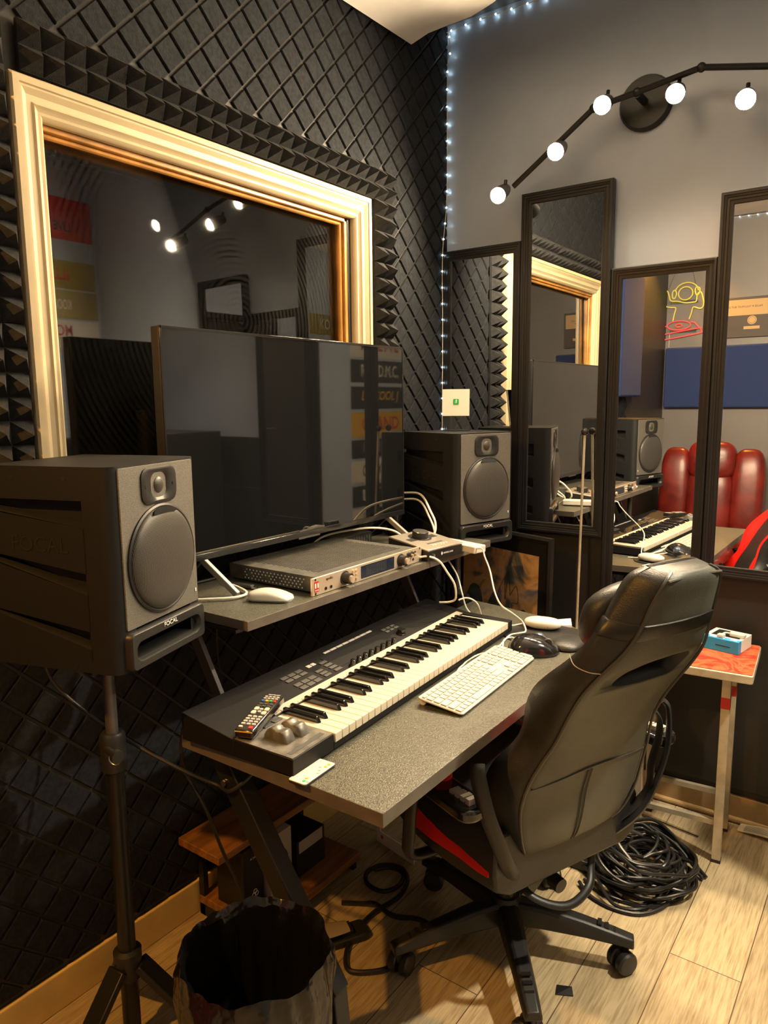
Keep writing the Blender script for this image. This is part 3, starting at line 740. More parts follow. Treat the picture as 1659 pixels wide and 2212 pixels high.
def stand(label, x, y, top, rotz, sp):
    t = thing('speaker_stand', label, 'stand', (x, y, 0), rotz, 'black tripod speaker stands')
    b = MB(); b.cyl((0, 0, 0.66), (0, 0, top - 0.009), 0.0125); b.build('upper_tube', M['grey_metal'], t)
    b = MB(); b.cyl((0, 0, 0.02), (0, 0, 0.70), 0.019); b.build('lower_tube', M['blk_metal'], t)
    b = MB(); b.lathe([(0.0195, 0.655), (0.026, 0.660), (0.026, 0.735), (0.022, 0.742), (0.0125, 0.742)], 24, caps=False); c = b.build('collar', M['blk_plastic'], t)
    b = MB(); b.cyl((0.01, -0.022, 0.715), (0.05, -0.028, 0.715), 0.007); b.cyl((0.05, -0.028, 0.715), (0.062, -0.03, 0.715), 0.013, seg=12); b.build('clamp_knob', M['blk_plastic'], c)
    b = MB(); b.tube([(0.036 + 0.012 * math.cos(R(a)), -0.022 + 0.012 * math.cos(R(a)) * 0.4, 0.700 + 0.012 * math.sin(R(a))) for a in range(0, 360, 20)], 0.0013, 6, closed=True); b.build('pin_ring', M['steel'], c)
    b = MB(); b.box((-0.09, -0.09, top - 0.009), (0.09, 0.09, top - 0.001)); b.build('top_plate', M['blk_metal'], t, bevel=0.002)
    b = MB(); b.lathe([(0.019, 0.17), (0.030, 0.175), (0.030, 0.235), (0.019, 0.24)], 20, caps=False); b.build('leg_hub', M['blk_plastic'], t)
    for a in sp:
        d = Vector((math.cos(R(a)), math.sin(R(a)), 0))
        b = MB(); b.bar(d * 0.026 + Vector((0, 0, 0.205)), d * 0.20 + Vector((0, 0, 0.014)), 0.046, 0.016); lg = b.build('leg', M['blk_metal'], t, bevel=0.003)
        b = MB(); b.ell(d * 0.202 + Vector((0, 0, 0.013)), (0.016, 0.016, 0.013), 12, 8); b.build('rubber_foot', M['blk_plastic'], lg)
stand('black tripod stand under the near studio monitor', -1.313, 0.836, 0.920, 0, (35, 155, 275))
stand('black tripod stand under the far studio monitor, behind the framed picture', -1.325, 2.285, 0.922, 0, (20, 140, 260))

# ------------------------------------------------------------------ desk with raised shelf
DZ = 0.740
t = thing('studio_desk', 'long black grained studio desk with a raised shelf at the back', 'desk', (-0.96, 1.52, 0))
def D(p): return (p[0] + 0.96, p[1] - 1.52, p[2])
front = -0.669
poly = [(-1.185, 0.912), (front, 0.912)]
cx_, cy_, rx_, ry_ = -0.93, 1.78, -0.669 + 0.93, 0.335
poly += [(cx_ + rx_ * math.cos(R(a)), cy_ + ry_ * math.sin(R(a))) for a in range(0, 91, 9)] + [(-1.05, 2.14), (-1.185, 2.16)]
b = MB(); b.prism([(x + 0.96, y - 1.52) for x, y in poly], DZ - 0.027, DZ, 1, 0)
b.build('desktop', [M['laminate'], M['laminate_edge']], t, bevel=0.0012, smooth=30)
SZ = 0.955
b = MB(); b.box(D((-1.505, 1.055, SZ - 0.022)), D((-1.128, 2.165, SZ)))
for f in b.bm.faces: f.material_index = 0 if abs(f.normal.z) > .9 or f.calc_center_median().z > SZ - 0.001 else 1
b.build('raised_shelf', [M['laminate'], M['laminate_edge']], t, bevel=0.001, smooth=0)
for y in (1.085, 1.925):
    b = MB(); b.bar(D((-1.335, y - 0.02, SZ - 0.03)), D((-1.235, y + 0.0, DZ - 0.045)), 0.030, 0.012, up=(0, 1, 0)); b.build('shelf_strut', M['grey_metal'], t, bevel=0.001)
    b = MB(); b.bar(D((-1.47, y - 0.02, SZ - 0.027)), D((-1.16, y - 0.02, SZ - 0.027)), 0.030, 0.008); b.build('shelf_bracket', M['blk_metal'], t)
for y in (0.985, 2.02):
    b = MB(); b.bar(D((-1.160, y, DZ - 0.030)), D((-0.845, y, 0.262)), 0.050, 0.040, up=(0, 1, 0)); lg = b.build('diagonal_leg', M['blk_metal'], t, bevel=0.003)
    b = MB(); b.bar(D((-0.855, y, 0.27)), D((-0.830, y, 0.02)), 0.050, 0.040, up=(0, 1, 0)); b.build('lower_leg', M['blk_metal'], t, bevel=0.003)
    b = MB(); b.bar(D((-1.25, y, DZ - 0.045)), D((-0.72, y, DZ - 0.045)), 0.04, 0.03); b.build('top_rail', M['blk_metal'], t, bevel=0.002)
    b = MB(); b.bar(D((-0.87, y, 0.018)), D((-0.70, y, 0.018)), 0.05, 0.034); b.build('foot_bar', M['blk_metal'], t, bevel=0.003)
    b = MB()
    for p in ((-1.17, y - 0.021, 0.69), (-1.12, y - 0.021, 0.63)): b.cyl(D(p), D((p[0], p[1] - 0.004, p[2])), 0.007, seg=8)
    b.build('bolt', M['steel'], lg)
b = MB(); b.bar(D((-1.225, 0.99, DZ - 0.05)), D((-1.225, 2.02, DZ - 0.05)), 0.04, 0.03); b.build('rear_rail', M['blk_metal'], t)

# ------------------------------------------------------------------ screen on the shelf
tvx = -1.388
t = thing('tv', 'large flat black screen on the raised shelf in front of the window', 'screen', (tvx, 1.548, SZ))
def T(x, y, z): return (x - tvx, y - 1.548, z - SZ)
b = MB(); b.box(T(tvx - 0.030, 1.066, 1.040), T(tvx, 2.030, 1.592)); b.build('housing', M['blk_plastic'], t, bevel=0.003)
b = MB()
for lo, hi in (((tvx - 0.002, 1.066, 1.586), (tvx + 0.003, 2.030, 1.5925)), ((tvx - 0.002, 1.066, 1.040), (tvx + 0.003, 1.071, 1.5925)), ((tvx - 0.002, 2.025, 1.040), (tvx + 0.003, 2.030, 1.5925)), ((tvx - 0.002, 1.066, 1.040), (tvx + 0.004, 2.030, 1.056))): b.box(T(*lo), T(*hi))
b.build('bezel', M['blk_gloss'], t, bevel=0.0008)
b = MB(); b.box(T(tvx - 0.001, 1.0705, 1.0555), T(tvx + 0.0012, 2.0255, 1.5865)); b.build('screen_glass', M['screen'], t, smooth=0)
b = MB(); b.box(T(tvx - 0.001, 1.5, 1.0365), T(tvx + 0.006, 1.59, 1.041)); b.build('sensor_bar', M['grey_metal'], t)
b = MB(); b.prism(rrect(0.060, 0.62, 0.02, 4, -0.055, 0.0), 0.12, 0.45); b.build('rear_bulge', M['blk_plastic'], t)
for y in (1.165, 1.945):
    for s in (1, -1):
        b = MB(); b.bar(T(tvx - 0.012, y, 1.042), T(tvx - 0.012 + s * 0.105, y + 0.018, SZ + 0.006), 0.016, 0.012, up=(0, 1, 0)); b.build('foot', M['foot_metal'] if s > 0 else M['blk_metal'], t, bevel=0.002)

# rounded device behind the right edge of the screen
b = MB(); b.xf = Matrix.Translation((-1.455, 2.075, SZ)); b.prism(rrect(0.05, 0.05, 0.02, 6), 0.0, 0.19)
o = b.build('streaming_box', M['blk_gloss'], bevel=0.008, bseg=4)
tag(o, 'small upright rounded black device behind the right edge of the screen', 'device')

# ------------------------------------------------------------------ rack audio interface
az = SZ + 0.002
t = thing('audio_interface', 'black rack audio interface with a champagne front panel on the shelf', 'audio interface', (-1.147, 1.526, SZ))
W2 = 0.2413
b = MB(); b.box((-0.31, -0.220, 0.004), (-0.004, 0.220, 0.043)); b.build('case', M['dusty'], t, bevel=0.0015)
b = MB(); b.box((-0.004, -W2, 0.001), (0.002, W2, 0.0445)); fp = b.build('front_panel', M['champagne'], t, bevel=0.0008)
b = MB()
for i in range(26):
    for j in range(44):
        if i < 4 and j > 30: continue
        x = -0.285 + i * 0.0098; y = -0.175 + j * 0.0083 + (0.004 if i % 2 else 0)
        b.cbox((x, y, 0.0432), (0.0055, 0.0045, 0.0006))
b.build('top_vent', M['black_print'], t, smooth=0)
b = MB()
rr = random.Random(3)
for i in range(17):
    for j in range(4):
        if rr.random() < 0.12: continue
        b.cyl((-0.25 + i * 0.0125 + (0.006 if j % 2 else 0), -0.2203, 0.011 + j * 0.0075), (-0.25 + i * 0.0125 + (0.006 if j % 2 else 0), -0.2208, 0.011 + j * 0.0075), 0.0021, seg=8)
b.build('side_vent', M['white_print'], t, smooth=0)
FX = frame((0.0022, 0, 0.0225), (0, 1, 0), (0, 0, 1))
def on_face(bm_, y, z): return (0.002, y, 0.0225 + z)
b = MB(); b.xf = FX; b.prism(rrect(0.016, 0.026, 0.001, 2, -0.226, 0.0), 0, 0.0005); bd = b.build('red_badge', M['poster_red'], fp)
b = MB(); b.xf = FX
for q in (((-0.2305, 0.0025), (0.0045, 0.012)), ((-0.2215, 0.0025), (0.0045, 0.012)), ((-0.2305, -0.009), (0.0025, 0.003)), ((-0.226, -0.009), (0.0025, 0.003)), ((-0.2215, -0.009), (0.0025, 0.003))):
    b.prism([(q[0][0] + sx * q[1][0] / 2, q[0][1] + sy * q[1][1] / 2) for sx, sy in ((-1, -1), (1, -1), (1, 1), (-1, 1))], 0.0005, 0.0009)
b.build('badge_print', M['white_print'], bd, smooth=0)
lettering('apollo', 0.026, 0.009, frame((0.0024, -0.178, 0.0335), (0, 1, 0), (0, 0, 1)), M['black_print'], fp, 'model_lettering', 0.0003)
def knob(y, z, r, m1=M['blk_plastic'], m2=M['champagne'], par=fp, l=0.02):
    b = MB(); b.lathe([(r * 1.25, 0), (r * 1.25, 0.002), (r, 0.003), (r * 0.95, l), (0, l + 0.001)], 22, (0.002, y, 0.0225 + z), (1, 0, 0)); k = b.build('knob', m1, par)
    b = MB(); b.lathe([(r * 0.62, l), (r * 0.62, l + 0.006), (0, l + 0.007)], 18, (0.002, y, 0.0225 + z), (1, 0, 0)); b.build('knob_cap', m2, k)
knob(-0.117, 0.0, 0.0145); knob(0.132, 0.0, 0.0145)
knob(0.170, 0.009, 0.006, l=0.012); knob(0.187, 0.009, 0.006, l=0.012)
b = MB(); b.xf = FX; b.prism(rrect(0.150, 0.033, 0.001, 2, 0.025, 0), 0, 0.0006); dsp = b.build('meter_display', M['lcd'], fp)
b = MB(); b.xf = FX
for j in range(9):
    for i in range(22): b.prism([(-0.028 + i * 0.0042, -0.012 + j * 0.003), (-0.0256 + i * 0.0042, -0.012 + j * 0.003), (-0.0256 + i * 0.0042, -0.0108 + j * 0.003), (-0.028 + i * 0.0042, -0.0108 + j * 0.003)], 0.0006, 0.0008)
b.build('meter_scale', M['btn_dark'], dsp, smooth=0)
for k, (y, z) in enumerate([(-0.085, 0.011), (-0.072, 0.011), (-0.085, 0.0), (-0.072, 0.0), (-0.085, -0.011), (-0.072, -0.011)]):
    b = MB(); b.lathe([(0.0038, 0), (0.0036, 0.005), (0, 0.0055)], 12, (0.002, y, 0.0225 + z), (1, 0, 0)); b.build('push_button', M['champagne'], fp)
for y, z in ((-0.192, -0.011), (-0.172, -0.011), (0.205, 0.010), (0.175, -0.011), (0.160, -0.011), (0.195, -0.009)):
    b = MB(); b.lathe([(0.0042, 0), (0.0042, 0.0012), (0.003, 0.0014), (0.003, 0.0004)], 14, (0.002, y, 0.0225 + z), (1, 0, 0)); b.build('jack_socket', M['blk_plastic'], fp)
b = MB()
for y, z in ((-0.230, 0.0175), (-0.230, -0.0175), (0.230, 0.0175), (0.230, -0.0175)):
    b.cyl((0.0018, y, 0.0225 + z), (0.0026, y, 0.0225 + z), 0.003, seg=10)
b.build('rack_hole', M['black_print'], fp)

# desktop controller with the big silver knob
t = thing('monitor_controller', 'silver wedge-shaped desktop controller with a big round knob', 'audio controller', (-1.185, 1.856, SZ), R(-8))
b = MB(); b.hexa([(-0.085, -0.080, 0.0), (0.075, -0.080, 0.0), (0.075, 0.080, 0.0), (-0.085, 0.080, 0.0), (-0.085, -0.080, 0.052), (0.075, -0.080, 0.030), (0.075, 0.080, 0.030), (-0.085, 0.080, 0.052)])
b.build('base', M['blk_metal'], t, bevel=0.002)
sl = math.atan2(0.022, 0.16)
TM = Matrix.Translation((0, 0, 0.0405)) @ Matrix.Rotation(sl, 4, 'Y')
b = MB(); b.xf = TM; b.box((-0.083, -0.081, 0.0), (0.077, 0.081, 0.005)); tp = b.build('top_plate', M['silver'], t, bevel=0.0012)
b = MB(); b.xf = TM; b.lathe([(0.037, 0.005), (0.037, 0.0054), (0.028, 0.0056)], 40, (-0.028, 0.0, 0), caps=False); b.box((-0.032, -0.062, 0.005), (-0.008, 0.062, 0.0053)); b.build('meter_ring', M['black_print'], tp)
b = MB(); b.xf = TM; b.lathe([(0.025, 0.005), (0.025, 0.023), (0.0245, 0.024)], 36, (-0.028, 0.0, 0), caps=False); k = b.build('volume_knob', M['blk_plastic'], tp)
b = MB(); b.xf = TM; b.lathe([(0.0246, 0.023), (0.0235, 0.0255), (0.0, 0.026)], 36, (-0.028, 0.0, 0)); b.build('knob_face', M['steel'], k)
b = MB(); b.xf = TM; b.box((0.028, -0.035, 0.005), (0.036, 0.035, 0.0054)); b.build('button_strip', M['btn_dark'], tp)
for i in range(6):
    b = MB(); b.xf = TM; b.prism(rrect(0.007, 0.006, 0.001, 2, 0.050, -0.032 + i * 0.0128), 0.005, 0.0065); b.build('button', M['white'], tp)
b = MB(); b.lathe([(0.0055, 0), (0.0055, 0.002), (0.0035, 0.0022), (0.0035, 0.0005)], 16, (0.075, -0.055, 0.015), (1, 0, 0)); b.build('headphone_socket', M['steel'], t)
lettering('UNIVERSAL AUDIO', 0.045, 0.005, frame((0.0754, 0.012, 0.016), (0, 1, 0), (0, 0, 1)), M['white_print'], t, 'maker_lettering', 0.0003)
b = MB(); b.xf = frame((0.0754, -0.018, 0.016), (0, 1, 0), (0, 0, 1)); b.prism([(0.004 * math.cos(R(a)), 0.006 * math.sin(R(a))) for a in range(0, 360, 90)], 0, 0.0004); b.build('maker_badge', M['white_print'], t)

# usb hub hanging over the shelf edge
t = thing('usb_hub', 'white slim usb hub sticking out past the shelf edge', 'usb hub', (-1.146, 1.970, SZ), math.atan2(-0.05, 0.19))
b = MB(); b.prism(rrect(0.205, 0.052, 0.006, 4, 0.0, 0), 0.004, 0.026); b.build('case', M['white'], t, bevel=0.003)
b = MB(); b.box((-0.06, -0.0264, 0.007), (0.02, -0.0258, 0.020)); b.build('port_strip', M['blk_plastic'], t)
b = MB(); b.box((-0.02, -0.040, 0.008), (0.012, -0.026, 0.018)); b.build('usb_plug', M['blk_plastic'], t, bevel=0.001)

# small vented black box behind the interface
t = thing('network_switch', 'small black vented box lying behind the rack interface', 'device', (-1.462, 1.815, SZ), R(0))
b = MB(); b.box((-0.045, -0.085, 0.002), (0.035, 0.085, 0.042)); b.build('case', M['blk_plastic'], t, bevel=0.002)
b = MB()
for i in range(12): b.box((0.035, -0.078 + i * 0.0132, 0.010), (0.0356, -0.070 + i * 0.0132, 0.034))
b.build('vent_grid', M['btn_dark'], t, smooth=0)

# white flat mouse on the shelf
def flat_mouse(o_name, label, loc, rz, L_=0.113, W_=0.057, H_=0.022):
    t = thing(o_name, label, 'mouse', loc, rz)
    b = MB(); rings = []
    for i in range(15):
        u = -1 + 2 * i / 14
        wv = (max(1 - abs(u) ** 5.0, 0.0)) ** 0.35 * W_ / 2 + 0.002
        hv = 0.006 + H_ * (1 - (u + 0.15) ** 2 * 0.75)
        hv = max(hv, 0.007)
        rings.append([(u * L_ / 2, wv * math.cos(a), 0.006 + (hv - 0.006) * math.sin(a) ** 0.6) for a in [math.pi * k / 12 for k in range(13)]])
    b.loops(rings); b.build('shell', M['white'], t, smooth=70)
    b = MB(); b.prism(rrect(L_ * 0.94, W_ * 0.86, 0.02, 5), 0.001, 0.007); b.build('base', M['alu'], t)
    return t
flat_mouse('wireless_mouse', 'white flat wireless mouse on the raised shelf beside the interface', (-1.212, 1.211, SZ), R(27))
# usb stick
t = thing('usb_stick', 'small clear and black usb stick behind the white shelf mouse', 'usb stick', (-1.345, 1.256, SZ), R(8))
b = MB(); b.box((-0.028, -0.008, 0.002), (0.022, 0.008, 0.010)); b.build('body', M['blk_plastic'], t, bevel=0.001)
b = MB(); b.box((0.022, -0.006, 0.003), (0.036, 0.006, 0.008)); b.build('plug', M['chrome'], t)

# acrylic card stand on the far monitor
t = thing('card_stand', 'clear acrylic stand with a white card, on top of the far monitor', 'card stand', (-1.338, 2.290, 0.922 + SH), R(27))
# local x runs to the right of the card, local -y faces the camera
tl = R(8)
TM2 = Matrix.Rotation(-tl, 4, 'X')
b = MB(); b.xf = TM2; b.box((-0.050, -0.0015, 0.002), (0.050, 0.0015, 0.152)); b.build('acrylic_sheet', M['acrylic'], t, smooth=0)
b = MB(); b.box((-0.050, 0.0, 0.0), (0.050, 0.055, 0.003)); b.build('acrylic_foot', M['acrylic'], t, smooth=0)
b = MB(); b.xf = TM2; b.box((-0.048, -0.0022, 0.055), (0.048, -0.0017, 0.150)); cd = b.build('card', M['card_white'], t, smooth=0)
b = MB(); b.xf = TM2 @ frame((0, -0.0023, 0.105), (1, 0, 0), (0, 0, 1)); b.prism(rrect(0.021, 0.021, 0.004, 4), 0.0, 0.0003); gb = b.build('green_badge', M['green'], cd)
lettering('$', 0.0075, 0.0145, TM2 @ frame((0, -0.0027, 0.105), (1, 0, 0), (0, 0, 1)), M['white_print'], gb, 'badge_sign', 0.0003, bold=0.02, shear=0.2)

# ------------------------------------------------------------------ 61-key controller keyboard
KA = math.atan2(0.9985, -0.054)
t = thing('midi_keyboard', 'long black controller keyboard with white and black piano keys on the desk', 'musical keyboard', (-0.868, 0.909, DZ), KA, None)
KL, KD = 1.006, 0.290
# side profile (y, z): front lip, key bed, panel rising to the back
def ztop(y): return 0.040 + (y - 0.145) / (KD - 0.145) * 0.022 if y > 0.145 else 0.040
b = MB()
b.hexa([(0.0, 0.0, 0.005), (0.124, 0.0, 0.005), (0.124, 0.148, 0.005), (0.0, 0.148, 0.005), (0.0, 0.0, 0.0385), (0.124, 0.0, 0.0385), (0.124, 0.148, 0.0405), (0.0, 0.148, 0.0405)])
b.hexa([(0.978, 0.0, 0.005), (KL, 0.0, 0.005), (KL, 0.148, 0.005), (0.978, 0.148, 0.005), (0.978, 0.0, 0.037), (KL, 0.0, 0.037), (KL, 0.148, 0.0405), (0.978, 0.148, 0.0405)])
b.box((0.124, 0.004, 0.005), (0.978, 0.150, 0.014)); b.box((0.124, 0.0, 0.005), (0.978, 0.006, 0.022))
b.hexa([(0.0, 0.148, 0.005), (KL, 0.148, 0.005), (KL, KD, 0.005), (0.0, KD, 0.005), (0.0, 0.148, 0.0405), (KL, 0.148, 0.0405), (KL, KD, 0.0625), (0.0, KD, 0.0625)])
b.build('body', M['synth'], t, bevel=0.0015)
b = MB()
for x in (0.06, 0.94):
    for y in (0.04, 0.26): b.cyl((x, y, 0.0), (x, y, 0.006), 0.012, seg=14)
b.build('rubber_foot', M['blk_plastic'], t)
b = MB(); b.hexa([(0.002, 0.002, 0.0387), (0.122, 0.002, 0.0387), (0.122, 0.146, 0.0407), (0.002, 0.146, 0.0407), (0.002, 0.002, 0.0396), (0.122, 0.002, 0.0396), (0.122, 0.146, 0.0416), (0.002, 0.146, 0.0416)])
b.build('wheel_block_top', M['synth_top'], t)
sl = math.atan2(0.022, KD - 0.148)
PM = Matrix.Translation((0, 0.148, 0.0405)) @ Matrix.Rotation(sl, 4, 'X')
def panel(name, x0, x1, y0, y1, h, m, par=t, r=0.0012):
    b = MB(); b.xf = PM; b.prism([(x, y - 0.148) for x, y in ((x0, y0), (x1, y0), (x1, y1), (x0, y1))], 0.0, h)
    return b.build(name, m, par, bevel=min(0.0008, h * 0.4))
panel('light_strip', 0.124, 0.978, 0.1495, 0.170, 0.0022, M['strip'])
b = MB(); b.xf = PM
for i in range(61): b.cyl((0.131 + i * 0.01388, 0.0045, 0.0022), (0.131 + i * 0.01388, 0.0045, 0.0026), 0.0012, seg=6)
b.build('key_light', M['btn_dark'], t, smooth=0)
panel('display', 0.405, 0.655, 0.19, 0.252, 0.0012, M['synth'])
# keys
WK = 0.8455 / 36; x0 = 0.1265
proto = None; bproto = None
pat = [1, 1, 0, 1, 1, 1, 0]
for i in range(36):
    if proto is None:
        b = MB(); b.box((0.0006, -0.002, 0.019), (WK - 0.0006, 0.148, 0.0385)); proto = b.build('white_key', M['ivory'], t, bevel=0.0016, loc=(x0, 0, 0))
    else: copy_part(proto, t, (x0 + i * WK, 0, 0))
for i in range(35):
    if pat[i % 7]:
        if bproto is None:
            b = MB(); w = 0.0052
            b.hexa([(-w, 0.052, 0.036), (w, 0.052, 0.036), (w, 0.148, 0.036), (-w, 0.148, 0.036), (-w * 0.8, 0.060, 0.0505), (w * 0.8, 0.060, 0.0505), (w * 0.8, 0.148, 0.0505), (-w * 0.8, 0.148, 0.0505)])
            bproto = b.build('black_key', M['ebony'], t, bevel=0.0016, bseg=3, loc=(x0 + (i + 1) * WK, 0, 0))
        else: copy_part(bproto, t, (x0 + (i + 1) * WK, 0, 0))
# wheels in the block
for x, y in ((0.050, 0.074), (0.088, 0.070)):
    b = MB(); ring = []
    n = 54
    for k in range(n):
        a = 2 * math.pi * k / n; r = 0.030 + (0.0009 if k % 2 else 0)
        if abs(((math.degrees(a) - 100 + 180) % 360) - 180) < 22: r -= 0.006 * math.cos(R((((math.degrees(a) - 100 + 180) % 360) - 180) * 90 / 22))
        ring.append((r * math.cos(a), r * math.sin(a)))
    b.loops([[(x + dx, y + p[0] * sc, 0.036 + p[1] * sc) for p in ring] for dx, sc in ((-0.0125, 0.93), (-0.0105, 1), (0.0105, 1), (0.0125, 0.93))])
    b.build('pitch_wheel', M['synth_top'], t, smooth=50)
b = MB()
for k, x in enumerate((0.049, 0.078, 0.107)): b.prism(rrect(0.024, 0.012, 0.001, 2, x, 0.131), 0.041, 0.0435)
b.build('block_buttons', M['btn_dark'], t, bevel=0.0006)
b = MB(); b.box((0.012, 0.013, 0.039), (0.112, 0.023, 0.0402)); ts = b.build('touch_strip', M['btn_dark'], t)
b = MB(); b.box((0.012, 0.0225, 0.040), (0.112, 0.0245, 0.0407)); b.build('strip_edge', M['steel'], ts)
# knobs and buttons on the panel
kp = None
for i in range(8):
    xx = 0.437 + i * 0.0268
    if kp is None:
        b = MB(); b.lathe([(0.0085, 0), (0.0085, 0.0015), (0.0066, 0.003), (0.0062, 0.0150), (0.0052, 0.016), (0, 0.0162)], 20); kp = b.build('knob', M['blk_gloss'], t); kp.location = PM @ Vector((xx, 0.172 - 0.148 + 0.004, 0)); kp.rotation_euler = (sl, 0, 0)
    else: copy_part(kp, t, PM @ Vector((xx, 0.172 - 0.148 + 0.004, 0)))
b = MB(); b.xf = PM; b.lathe([(0.014, 0), (0.014, 0.002), (0.0115, 0.003), (0.011, 0.014), (0, 0.015)], 26, (0.698, 0.05, 0)); b.build('main_encoder', M['blk_gloss'], t)
def btn_row(nm, m, cells, w, h):
    for (x, y) in cells:
        panel(nm, x - w / 2, x + w / 2, y - h / 2, y + h / 2, 0.0022, m)
btn_row('soft_button', M['btn_light'], [(0.447 + i * 0.0268, 0.263) for i in range(8)], 0.0245, 0.007)
btn_row('small_light_button', M['btn_light'], [(0.350, 0.243), (0.3665, 0.243)], 0.014, 0.011)
btn_row('transport_button', M['btn_dark'], [(0.262 + i * 0.025, y) for i in range(3) for y in (0.228, 0.243)], 0.022, 0.011)
btn_row('transport_button', M['btn_dark'], [(0.262 + i * 0.025, y) for i in range(3) for y in (0.185, 0.202)], 0.022, 0.013)
btn_row('menu_button', M['btn_dark'], [(0.351, y) for y in (0.186, 0.198, 0.212)], 0.024, 0.009)
btn_row('menu_button', M['btn_dark'], [(0.393, y) for y in (0.187, 0.202, 0.217, 0.233)], 0.026, 0.010)
btn_row('browser_button', M['btn_dark'], [(0.680 + i * 0.022, y) for i in range(3) for y in (0.230, 0.243)], 0.018, 0.009)

# tv remote lying across the keyboard's top-left corner
rc = Vector((-1.018, 0.984, 0)); dr_ = Vector((-0.045, 0.124, 0))
t = thing('tv_remote', 'black tv remote with coloured buttons lying across the corner of the keyboard', 'remote control', (-1.022, 0.982, DZ + 0.0480), math.atan2(0.124, -0.048))
TMR = Matrix.Rotation(R(-3.5), 4, 'Y')
b = MB(); b.xf = TMR; b.prism(rrect(0.158, 0.040, 0.006, 4), 0.002, 0.019); b.build('case', M['blk_gloss'], t, bevel=0.004, bseg=3)
b = MB(); b.xf = TMR; b.prism(rrect(0.150, 0.034, 0.004, 3), 0.0185, 0.0194); b.build('face', M['blk_plastic'], t)
b = MB(); b.xf = TMR; b.box((-0.0795, -0.018, 0.015), (-0.0785, 0.018, 0.0165)); b.build('gold_rim', M['gold'], t)
def rb(x, y, w, h, m, nm='remote_button'):
    b = MB(); b.xf = TMR; b.prism(rrect(w, h, min(w, h) * 0.3, 2, x, y), 0.019, 0.0215); b.build(nm, m, t)
rb(-0.067, -0.010, 0.008, 0.008, M['btn_red'], 'power_button'); rb(-0.067, 0.011, 0.006, 0.008, M['btn_light'])
for i in range(4):
    for j in range(3): rb(-0.055 + i * 0.010, -0.011 + j * 0.011, 0.0055, 0.008, M['btn_light'])
for j, m in ((-0.011, 'btn_cream'), (0.011, 'btn_cream')): rb(-0.008, j, 0.012, 0.009, M[m]); rb(0.008, j, 0.012, 0.009, M[m])
rb(-0.004, 0, 0.006, 0.007, M['btn_light']); rb(0.006, 0, 0.006, 0.007, M['btn_light'])
for i in range(2):
    for j in range(3): rb(0.020 + i * 0.009, -0.011 + j * 0.011, 0.005, 0.008, M['btn_dark'])
for j, m in enumerate(('btn_red', 'btn_green', 'btn_yellow', 'btn_blue')): rb(0.043, -0.0126 + j * 0.0084, 0.005, 0.0065, M[m], 'colour_button')
for i in range(2):
    for j in range(4): rb(0.053 + i * 0.008, -0.0126 + j * 0.0084, 0.004, 0.006, M['btn_light'])
lettering('SAMSUNG', 0.026, 0.0035, TMR @ frame((0.0725, 0, 0.0195), (0, 1, 0), (-1, 0, 0)), M['white_print'], t, 'maker_lettering', 0.0002)

# white remote half under the keyboard
t = thing('light_remote', 'white slim remote half under the front corner of the keyboard', 'remote control', (-0.853, 0.944, DZ), R(93))
b = MB(); b.prism(rrect(0.092, 0.040, 0.005, 4), 0.0, 0.0045); b.build('case', M['blk_plastic'], t, bevel=0.001)
b = MB(); b.prism(rrect(0.092, 0.040, 0.005, 4), 0.0046, 0.0066); b.build('face', M['white'], t, bevel=0.0008)
for x, y, m, nm in ((-0.036, -0.010, 'btn_green', 'green_button'), (-0.026, -0.008, 'btn_yellow', 'yellow_button'), (0.026, -0.012, 'btn_yellow', 'orange_button'), (0.036, -0.012, 'btn_yellow', 'orange_button'), (-0.034, -0.0165, 'btn_cream', 'pale_button'), (0.0, -0.014, 'btn_cream', 'pale_button'), (0.010, -0.010, 'btn_cream', 'pale_button'), (0.020, -0.004, 'btn_cream', 'pale_button')):
    b = MB(); b.lathe([(0.0032, 0.0066), (0.003, 0.0076), (0, 0.0078)], 14, (x, y, 0)); b.build(nm, M[m], t)

# ------------------------------------------------------------------ computer keyboard
KW, KH = 0.4187, 0.1149
t = thing('computer_keyboard', 'white full-size computer keyboard on the desk in front of the piano keys', 'keyboard', (-0.757, 1.522, DZ), 0)
t.rotation_euler = (0, 0, math.atan2(0.414, -0.020))
TK = Matrix.Rotation(R(7.0), 4, 'X')
# local x along the keys, local y to the back, front edge low
b = MB(); b.xf = Matrix.Translation((0, 0, 0.004)) @ TK; b.prism(rrect(KW, KH, 0.009, 5, 0, KH / 2), 0.0, 0.0035); b.build('case', M['alu'], t, bevel=0.0008)
b = MB(); b.xf = Matrix.Translation((0, 0, 0.004)) @ TK; b.prism(rrect(KW - 0.003, KH - 0.003, 0.008, 5, 0, KH / 2), 0.0035, 0.0042); b.build('deck', M['deck'], t)
b = MB(); b.cyl((-KW / 2 + 0.012, KH - 0.008, 0.0090), (KW / 2 - 0.012, KH - 0.008, 0.0090), 0.0088, seg=18); b.build('rear_foot', M['white'], t)
U = 0.01835; gx = -KW / 2 + 0.0035; gy = 0.0045
rows = []
def row(y, hh, items):
    for x, w in items: rows.append((x, y, w, hh))
row(0, 1, [(0, 1), (1, 1.0), (2, 1), (3, 1.25), (4.25, 5), (9.25, 1.25), (10.5, 1), (11.5, 1), (12.5, 2.5 - 0.0)])
rows.pop(); rows.append((12.5, 0, 1.25, 1)); rows.append((13.75, 0, 1.25, 1))
row(1, 1, [(0, 2.25)] + [(2.25 + i, 1) for i in range(10)] + [(12.25, 2.75)])
row(2, 1, [(0, 1.75)] + [(1.75 + i, 1) for i in range(11)] + [(12.75, 2.25)])
row(3, 1, [(0, 1.5)] + [(1.5 + i, 1) for i in range(13)])
row(4, 1, [(i, 1) for i in range(13)] + [(13, 2)])
